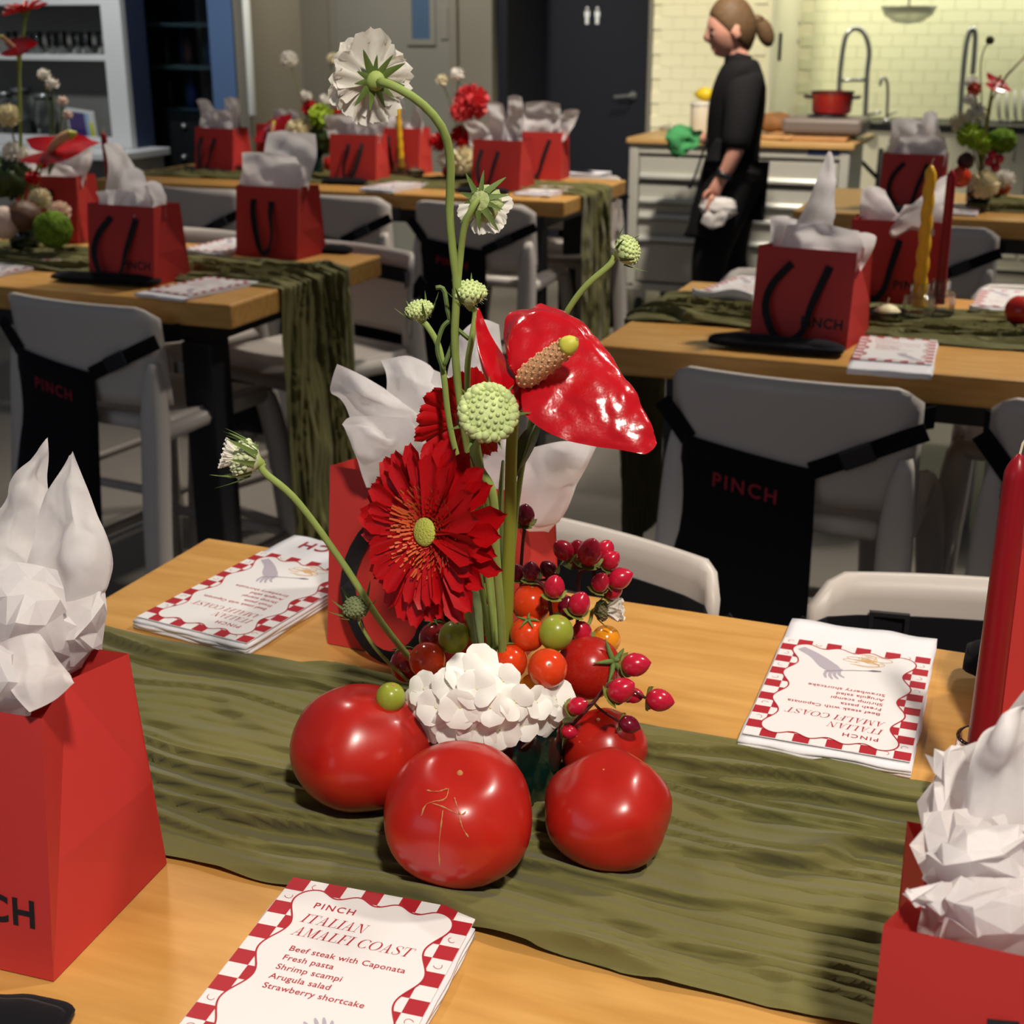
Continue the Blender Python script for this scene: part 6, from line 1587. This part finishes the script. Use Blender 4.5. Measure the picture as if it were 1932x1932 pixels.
mk('back', rel(box(fx0, fx1, 7.55, 7.6, 0, 2.3)), m_fbody, fg)
mk('side', rel(box(fx0, fx0+.04, VF, 7.55, 0, 2.3)), m_fbody, fg)
mk('side', rel(box(fx1-.03, fx1, VF, 7.55, 0, 2.3)), m_fbody, fg)
for py in (47, 128, 212):
    z = AV(350, py, VF).z
    mk('shelf', rel(box(fx0+.04, fx1-.03, VF+.03, 7.55, z-.012, z+.012)), M('fridge_shelf', (84, 96, 92), 0.4), fg)
for k, py in enumerate((238, 297)):
    z = AV(345, py, VF).z
    d_ = mk('drawer', rel(box(fx0+.05, fx1-.04, VF+.02, VF+.06, z-.10, z+.085, .004)), m_fbody, fg)
    q = AV(345, py, VF)
    mk('knob', rel(ball(lambda d: Vector((q.x, VF+.01, z)) + d*.018, 12, 8)), m_steel, d_, True)
mk('glass_door', rel(box(fx0+.03, fx1-.17, VF-.02, VF-.012, AV(350, 215, VF).z, 2.25)), M('tinted_door_glass', (200, 214, 226), 0.03, trans=1.0, ior=1.3), fg)
mk('door_frame', rel(join(box(fx0-.02, fx0+.04, VF-.03, VF, .1, 2.3, .004), box(fx1-.17, fx1-.015, VF-.03, VF, AV(430, 232, VF).z, 2.3, .004))), M('steel_blue_reflection', (96, 122, 160), 0.25, metal=.3), fg)  # steel tinted blue: the bright bluish reflection is put into its colour
mk('blue_glass_side', rel(box(ux(226, VF), fx0-.03, VF+.02, VF+.05, .5, 2.3)), M('dusky_blue_glass', (52, 62, 84), 0.15, coat=.4), fg)
bt_me = [mesh('bottle', lathe([(0, 0), (.03, 0), (.032, .01), (.032, .12), (.014, .16), (.013, .20), (0, .20)], 14), M(n_, c_, .15, coat=.3), True) for n_, c_ in (('green_bottle_glass', (24, 52, 26)), ('amber_bottle_glass', (64, 34, 20)), ('blue_bottle_glass', (36, 52, 84)))]
for s_i, py in enumerate((128, 212)):
    z = AV(350, py, VF).z + .0125
    for k in range(6):
        b_ = inst('bottle', bt_me[(k*2 + s_i) % 3], None, Matrix.Translation((fx0 + .09 + k*.075, VF + .18 + .06*(k % 2), z)))
        tag(b_, 'dark bottle on the %s fridge shelf, %s from the left' % ('middle' if s_i == 0 else 'lower', ['first','second','third','fourth','fifth','last'][k]), 'bottle', 'bottles in the fridge, %s shelf' % ('middle' if s_i == 0 else 'lower'))
x = ux(471, VF-.05); z0 = AV(471, 222, VF-.05).z
mk('bar_handle', rel(tube([(x, VF-.05, z0), (x, VF-.05, z0+.02), (x, VF-.05, 2.2)], [.012, .022, .022], 12)), M('white_enamel_bar', (226, 226, 214), 0.3), fg, True)
tl = mk('tall_panel', rel(box(fx1-.01, fx1+.06, VF-.02, 7.6, 0, 2.3, .004)), M('taupe_panel', (128, 120, 104), 0.5), fg)

# ================================================================== the person walking by the cart
YP = 6.50
m_skin = M('skin', (206, 150, 132), 0.55, 0.3, sss=.1)
m_hairm = M('light_brown_hair', (92, 70, 48), 0.6, 0.3, vary=(40, .25), stretch=(1, 1, 6))
m_blackcl = M('black_work_clothes', (22, 21, 24), 0.85, 0.2, bump=(40, .2, .004))
def pp(px, py, off=0.0): return P(px, py, YP - off)
def skin_mesh(name, joints, edges, mat, parent, root=0, sub=2):
    me = bpy.data.meshes.new(name)
    me.from_pydata([tuple(j[0] - parent.location) for j in joints], edges, [])
    o = bpy.data.objects.new(name, me); COL.objects.link(o)
    bm = bmesh.new(); bm.from_mesh(me); lay = bm.verts.layers.skin.verify()
    bm.verts.ensure_lookup_table()
    for i, v in enumerate(bm.verts):
        r_ = joints[i][1]; v[lay].radius = r_ if isinstance(r_, tuple) else (r_, r_)
        v[lay].use_root = (i == root)
    bm.to_mesh(me); bm.free()
    o.modifiers.new('skin', 'SKIN'); s_ = o.modifiers.new('sub', 'SUBSURF'); s_.levels = s_.render_levels = sub
    me2 = bpy.data.meshes.new_from_object(o.evaluated_get(bpy.context.evaluated_depsgraph_get()))
    bpy.data.objects.remove(o); bpy.data.meshes.remove(me)
    me2.name = name; me2.materials.clear(); me2.materials.append(mat); me2.shade_smooth()
    o2 = bpy.data.objects.new(name, me2); return link(o2, parent)
pr0 = pp(1380, 640); pr0.z = 0
pr = thing('person', 'person in black work clothes and ponytail walking left past the drawer cart', 'person', pr0)
def fl_(p, z): q = Vector(p); q.z = z; return q
kneeN, kneeF = pp(1335, 490, .10), pp(1372, 495, -.10)
ankN, ankF = fl_(pp(1345, 640, .10), .09), fl_(pp(1425, 640, -.10), .12)
J = [(pp(1384, 335), .085), (pp(1382, 280), .080), (pp(1388, 215), .090), (pp(1396, 155), .075), (pp(1394, 112), .052), (pp(1388, 92), .052), (pp(1380, 60), .075),
     (pp(1402, 150, .13), .040), (pp(1398, 215, .19), .038), (pp(1391, 275, .23), .042), (pp(1373, 318, .22), .034), (pp(1360, 338, .21), .027),
     (pp(1392, 150, -.13), .040), (pp(1378, 215, -.18), .036), (pp(1360, 262, -.20), .038), (pp(1318, 262, -.22), .028),
     (pp(1385, 352, .09), .095), (kneeN, .062), (ankN, .042), (ankN + Vector((0, 0, -.055)) - RIGHT*.10, .03),
     (pp(1387, 352, -.09), .095), (kneeF, .062), (ankF, .042), (ankF + Vector((0, 0, -.07)) - RIGHT*.09, .03)]
E_ = [(0, 1), (1, 2), (2, 3), (3, 4), (4, 5), (5, 6), (3, 7), (7, 8), (8, 9), (9, 10), (10, 11), (3, 12), (12, 13), (13, 14), (14, 15), (0, 16), (16, 17), (17, 18), (18, 19), (0, 20), (20, 21), (21, 22), (22, 23)]
# near hand: palm with five fingers, joined to the wrist
hw = pp(1352, 352, .21); hd = (pp(1340, 378, .21) - hw).normalized()
J.append((hw, (.030, .022))); E_.append((11, len(J)-1)); hwi = len(J)-1
J.append((hw + hd*.045, (.034, .018))); E_.append((hwi, hwi+1)); pal = hwi+1
body = skin_mesh('body', J, E_, m_skin, pr)
fr_ = []
for k, (o_, L) in enumerate(((-.024, .070), (-.008, .080), (.008, .076), (.022, .060))):
    sidev = AHEAD*o_; b0 = hw + hd*.06 + sidev
    fr_.append(tube(smooth_path([b0 - hd*.02, b0 + hd*L*.45 - RIGHT*.004, b0 + hd*L*.8 + RIGHT*.012, b0 + hd*L*.9 + RIGHT*.024], 8), [.0095, .0095, .009, .009, .0085, .008, .0075, .004], 8))
fr_.append(tube(smooth_path([hw + hd*.01 - RIGHT*.012, hw + hd*.035 - RIGHT*.034, hw + hd*.065 - RIGHT*.030], 7), [.011, .011, .0105, .010, .0095, .008, .004], 8))
mk('fingers', join(*fr_), m_skin, pr, True, True)
# clothing
def grow(js, k): return [(p, (r_ if not isinstance(r_, tuple) else r_[0]) + k) for p, r_ in js]
sh = [J[i] for i in (0, 1, 2, 3, 4, 7, 8, 9, 12, 13, 14)]
shirt = skin_mesh('black_jacket', [(p, r_ + (.052, .050, .056, .062, .014)[i]) for i, (p, r_) in enumerate(sh[:5])] + [(sh[5][0] - RIGHT*0, .098), (sh[6][0], .078), (sh[7][0].lerp(J[10][0], .35), .066), (sh[8][0], .095), (sh[9][0], .070), (sh[10][0], .058)],
                  [(0, 1), (1, 2), (2, 3), (3, 4), (3, 5), (5, 6), (6, 7), (3, 8), (8, 9), (9, 10)], m_blackcl, pr)
pn = [J[0], J[16], J[17], J[18], J[20], J[21], J[22]]
skin_mesh('black_trousers', [(pn[0][0], .145), (pn[1][0], .130), (pn[2][0], .090), (pn[3][0], .075), (pn[4][0], .128), (pn[5][0], .088), (pn[6][0], .075)], [(0, 1), (1, 2), (2, 3), (0, 4), (4, 5), (5, 6)], m_blackcl, pr)
apv = loft([[P(a, b, YP - c_) for a, b, c_ in r] for r in ([(1352, 262, -.12), (1348, 264, .0), (1358, 262, .13), (1395, 264, .17)], [(1335, 310, -.12), (1328, 312, .0), (1340, 312, .14), (1390, 315, .18)], [(1318, 380, -.12), (1308, 384, .0), (1325, 384, .15), (1380, 385, .18)], [(1298, 440, -.10), (1292, 445, .02), (1310, 448, .16), (1362, 445, .18)])], 16, 16, .006, 9, 2, .004)
mk('apron', apv, m_blackcl, pr, True, True)
mk('collar', xf(lathe([(.058, -.03), (.062, .0), (.056, .028), (.050, .028), (.055, 0), (.052, -.03)], 24), Matrix.Translation(pp(1393, 112) - pr.location) @ Matrix.Rotation(.25, 4, AHEAD)), m_blackcl, pr, True)
mk('apron_string', tube(smooth_path([pp(1335, 262, .16), pp(1322, 300, .18), pp(1312, 330, .18), pp(1300, 355, .18)], 12), [.006]*10 + [.011, .011], 6), m_blackcl, pr, True, True)
# head with a face in profile, looking slightly down
FD = -RIGHT
hc = pp(1379, 54); hs_ = 1.04
HB = Matrix.Translation(hc - pr.location) @ Matrix(((FD.x, AHEAD.x, 0, 0), (FD.y, AHEAD.y, 0, 0), (0, 0, 1, 0), (0, 0, 0, 1))) @ Matrix.Rotation(radians(10), 4, 'Y') @ Matrix.Diagonal((hs_, hs_, hs_, 1))
def gauss(d, c_, w_): return math.exp(-(Vector(d) - Vector(c_).normalized()).length_squared/(w_*w_))
def head_fn(d):
    r = Vector((d.x*.098, d.y*.076, d.z*.122))
    if d.z < -.1: r.x *= 1 - .10*max(0, -d.z-.1)*(1 if d.x < 0 else .2); r.y *= 1 - .22*max(0, -d.z-.1)
    f_ = .021*gauss(d, (1, 0, -.22), .15) + .012*gauss(d, (1, 0, -.05), .14) - .006*gauss(d, (1, .32, -.02), .16) - .006*gauss(d, (1, -.32, -.02), .16)
    f_ += .010*gauss(d, (1, 0, -.62), .16) - .006*gauss(d, (1, 0, -.78), .10) + .020*gauss(d, (.8, 0, -1.0), .25) - .004*gauss(d, (1, 0, -.45), .08)
    f_ += .004*gauss(d, (1, 0, .25), .25)
    return r + Vector((f_, 0, 0))
mk('head', xf(ball(head_fn, 48, 36), HB), m_skin, pr, True)
for sy in (-1, 1):
    mk('eye', xf(ball(lambda d: Vector((.082 + d.x*.010, sy*.032 + d.y*.013, -.006 + d.z*.009)), 12, 8), HB), M('eye_white', (150, 128, 118), .5), pr, True)
    mk('iris', xf(ball(lambda d: Vector((.0885 + d.x*.004, sy*.033 + d.y*.006, -.008 + d.z*.006)), 10, 6), HB), M('iris_dark', (50, 42, 40), .3), pr, True)
    mk('eyebrow', xf(tube([(.088, sy*.018, .014), (.090, sy*.034, .019), (.080, sy*.050, .014)], .0035, 6), HB), m_hairm, pr, True)
    mk('ear', xf(ball(lambda d: Vector((-.008 + d.x*.020, sy*(.076 + .010*d.y), -.012 + d.z*.032)) + Vector((.004*cos(d.z*5), 0, 0)), 14, 10), HB), m_skin, pr, True)
mk('mouth', xf(tube([(.080, -.020, -.073), (.0885, 0, -.070), (.080, .020, -.073)], [.003, .005, .003], 6), HB), M('lips', (178, 104, 98), .5), pr, True)
def hair_fn(d):
    r = head_fn(d)
    k = 1.0
    front = d.x*0.75 - d.z*1.0 + .06
    side = max(0, d.x - .05)
    cov = (d.z*1.05 - d.x*1.0 + .34)
    s_ = max(-1, min(1, cov*7))
    return r*(1 + .085*s_ + .012*noise.noise(Vector((d.x*6, d.y*26, d.z*3)))) - Vector((.004, 0, 0)) + Vector((0, 0, .004))*max(0, d.z)
mk('hair', xf(ball(hair_fn, 48, 36), HB), m_hairm, pr, True)
pq = HB.inverted() @ (pp(1418, 62) - pr.location)
def pony(d):
    p_ = Vector((-.142, 0, -.040)) + Vector((d.x*.036 + .010*d.z, d.y*.030, d.z*.062))
    p_ += Vector((.018*max(0, d.z)**2, 0, .010*max(0, d.z)))
    return p_*(1 + .02*noise.noise(Vector((d.x*8, d.y*14, d.z*2))))
mk('ponytail', xf(join(ball(pony, 28, 20), tube([(-.092, 0, .022), (-.112, 0, .020), (-.130, 0, .004)], [.016, .020, .024], 12)), HB), m_hairm, pr, True)
mk('hair_tie', xf(lathe([(.012, -.006), (.018, -.005), (.018, .005), (.012, .006)], 16), HB @ Matrix.Translation((-.104, 0, .012)) @ Matrix.Rotation(pi/2, 4, 'Y')), m_dark, pr, True)
wq = pp(1366, 330, .215); wd_ = (pp(1352, 352, .21) - pp(1373, 318, .22)).normalized()
mk('wristwatch', xf(lathe([(.030, -.012), (.037, -.011), (.037, .011), (.030, .012)], 20), Matrix.Translation(wq - pr.location) @ frame(wd_)), M('black_strap', (22, 26, 34), .4), pr, True)
for k in range(2):
    mk('shoe', ball(lambda d: ((ankN, ankF)[k] + Vector((0, 0, -.05)) - RIGHT*.05) + (RIGHT*d.x*.13 + AHEAD*d.y*.045 + UP*d.z*(.038 if d.z < 0 else .05)), 20, 12), m_dark, pr, True, True)
cl = thing('cleaning_cloth', 'crumpled white cloth in the walking person\'s hand', 'cloth', pp(1356, 393, .21))
mk('cloth', ball(lambda d: Vector((d.x*.075, d.y*.05, d.z*.048))*(1 + .35*abs(noise.noise(d*2.6)) + .12*noise.noise(d*7)), 32, 22), M('grey_white_cloth', (196, 190, 190), .8), cl, True)
mk('hanging_corner', loft([[(-.02, -.03, .02), (.02, -.03, .03), (.05, -.03, .02)], [(-.05, -.05, -.03), (0, -.06, -.02), (.05, -.05, -.03)], [(-.07, -.05, -.06), (-.02, -.06, -.08), (.04, -.05, -.07)]], 10, 10, .008, 30, 1, .002), M('grey_white_cloth', (196, 190, 190), .8), cl, True)
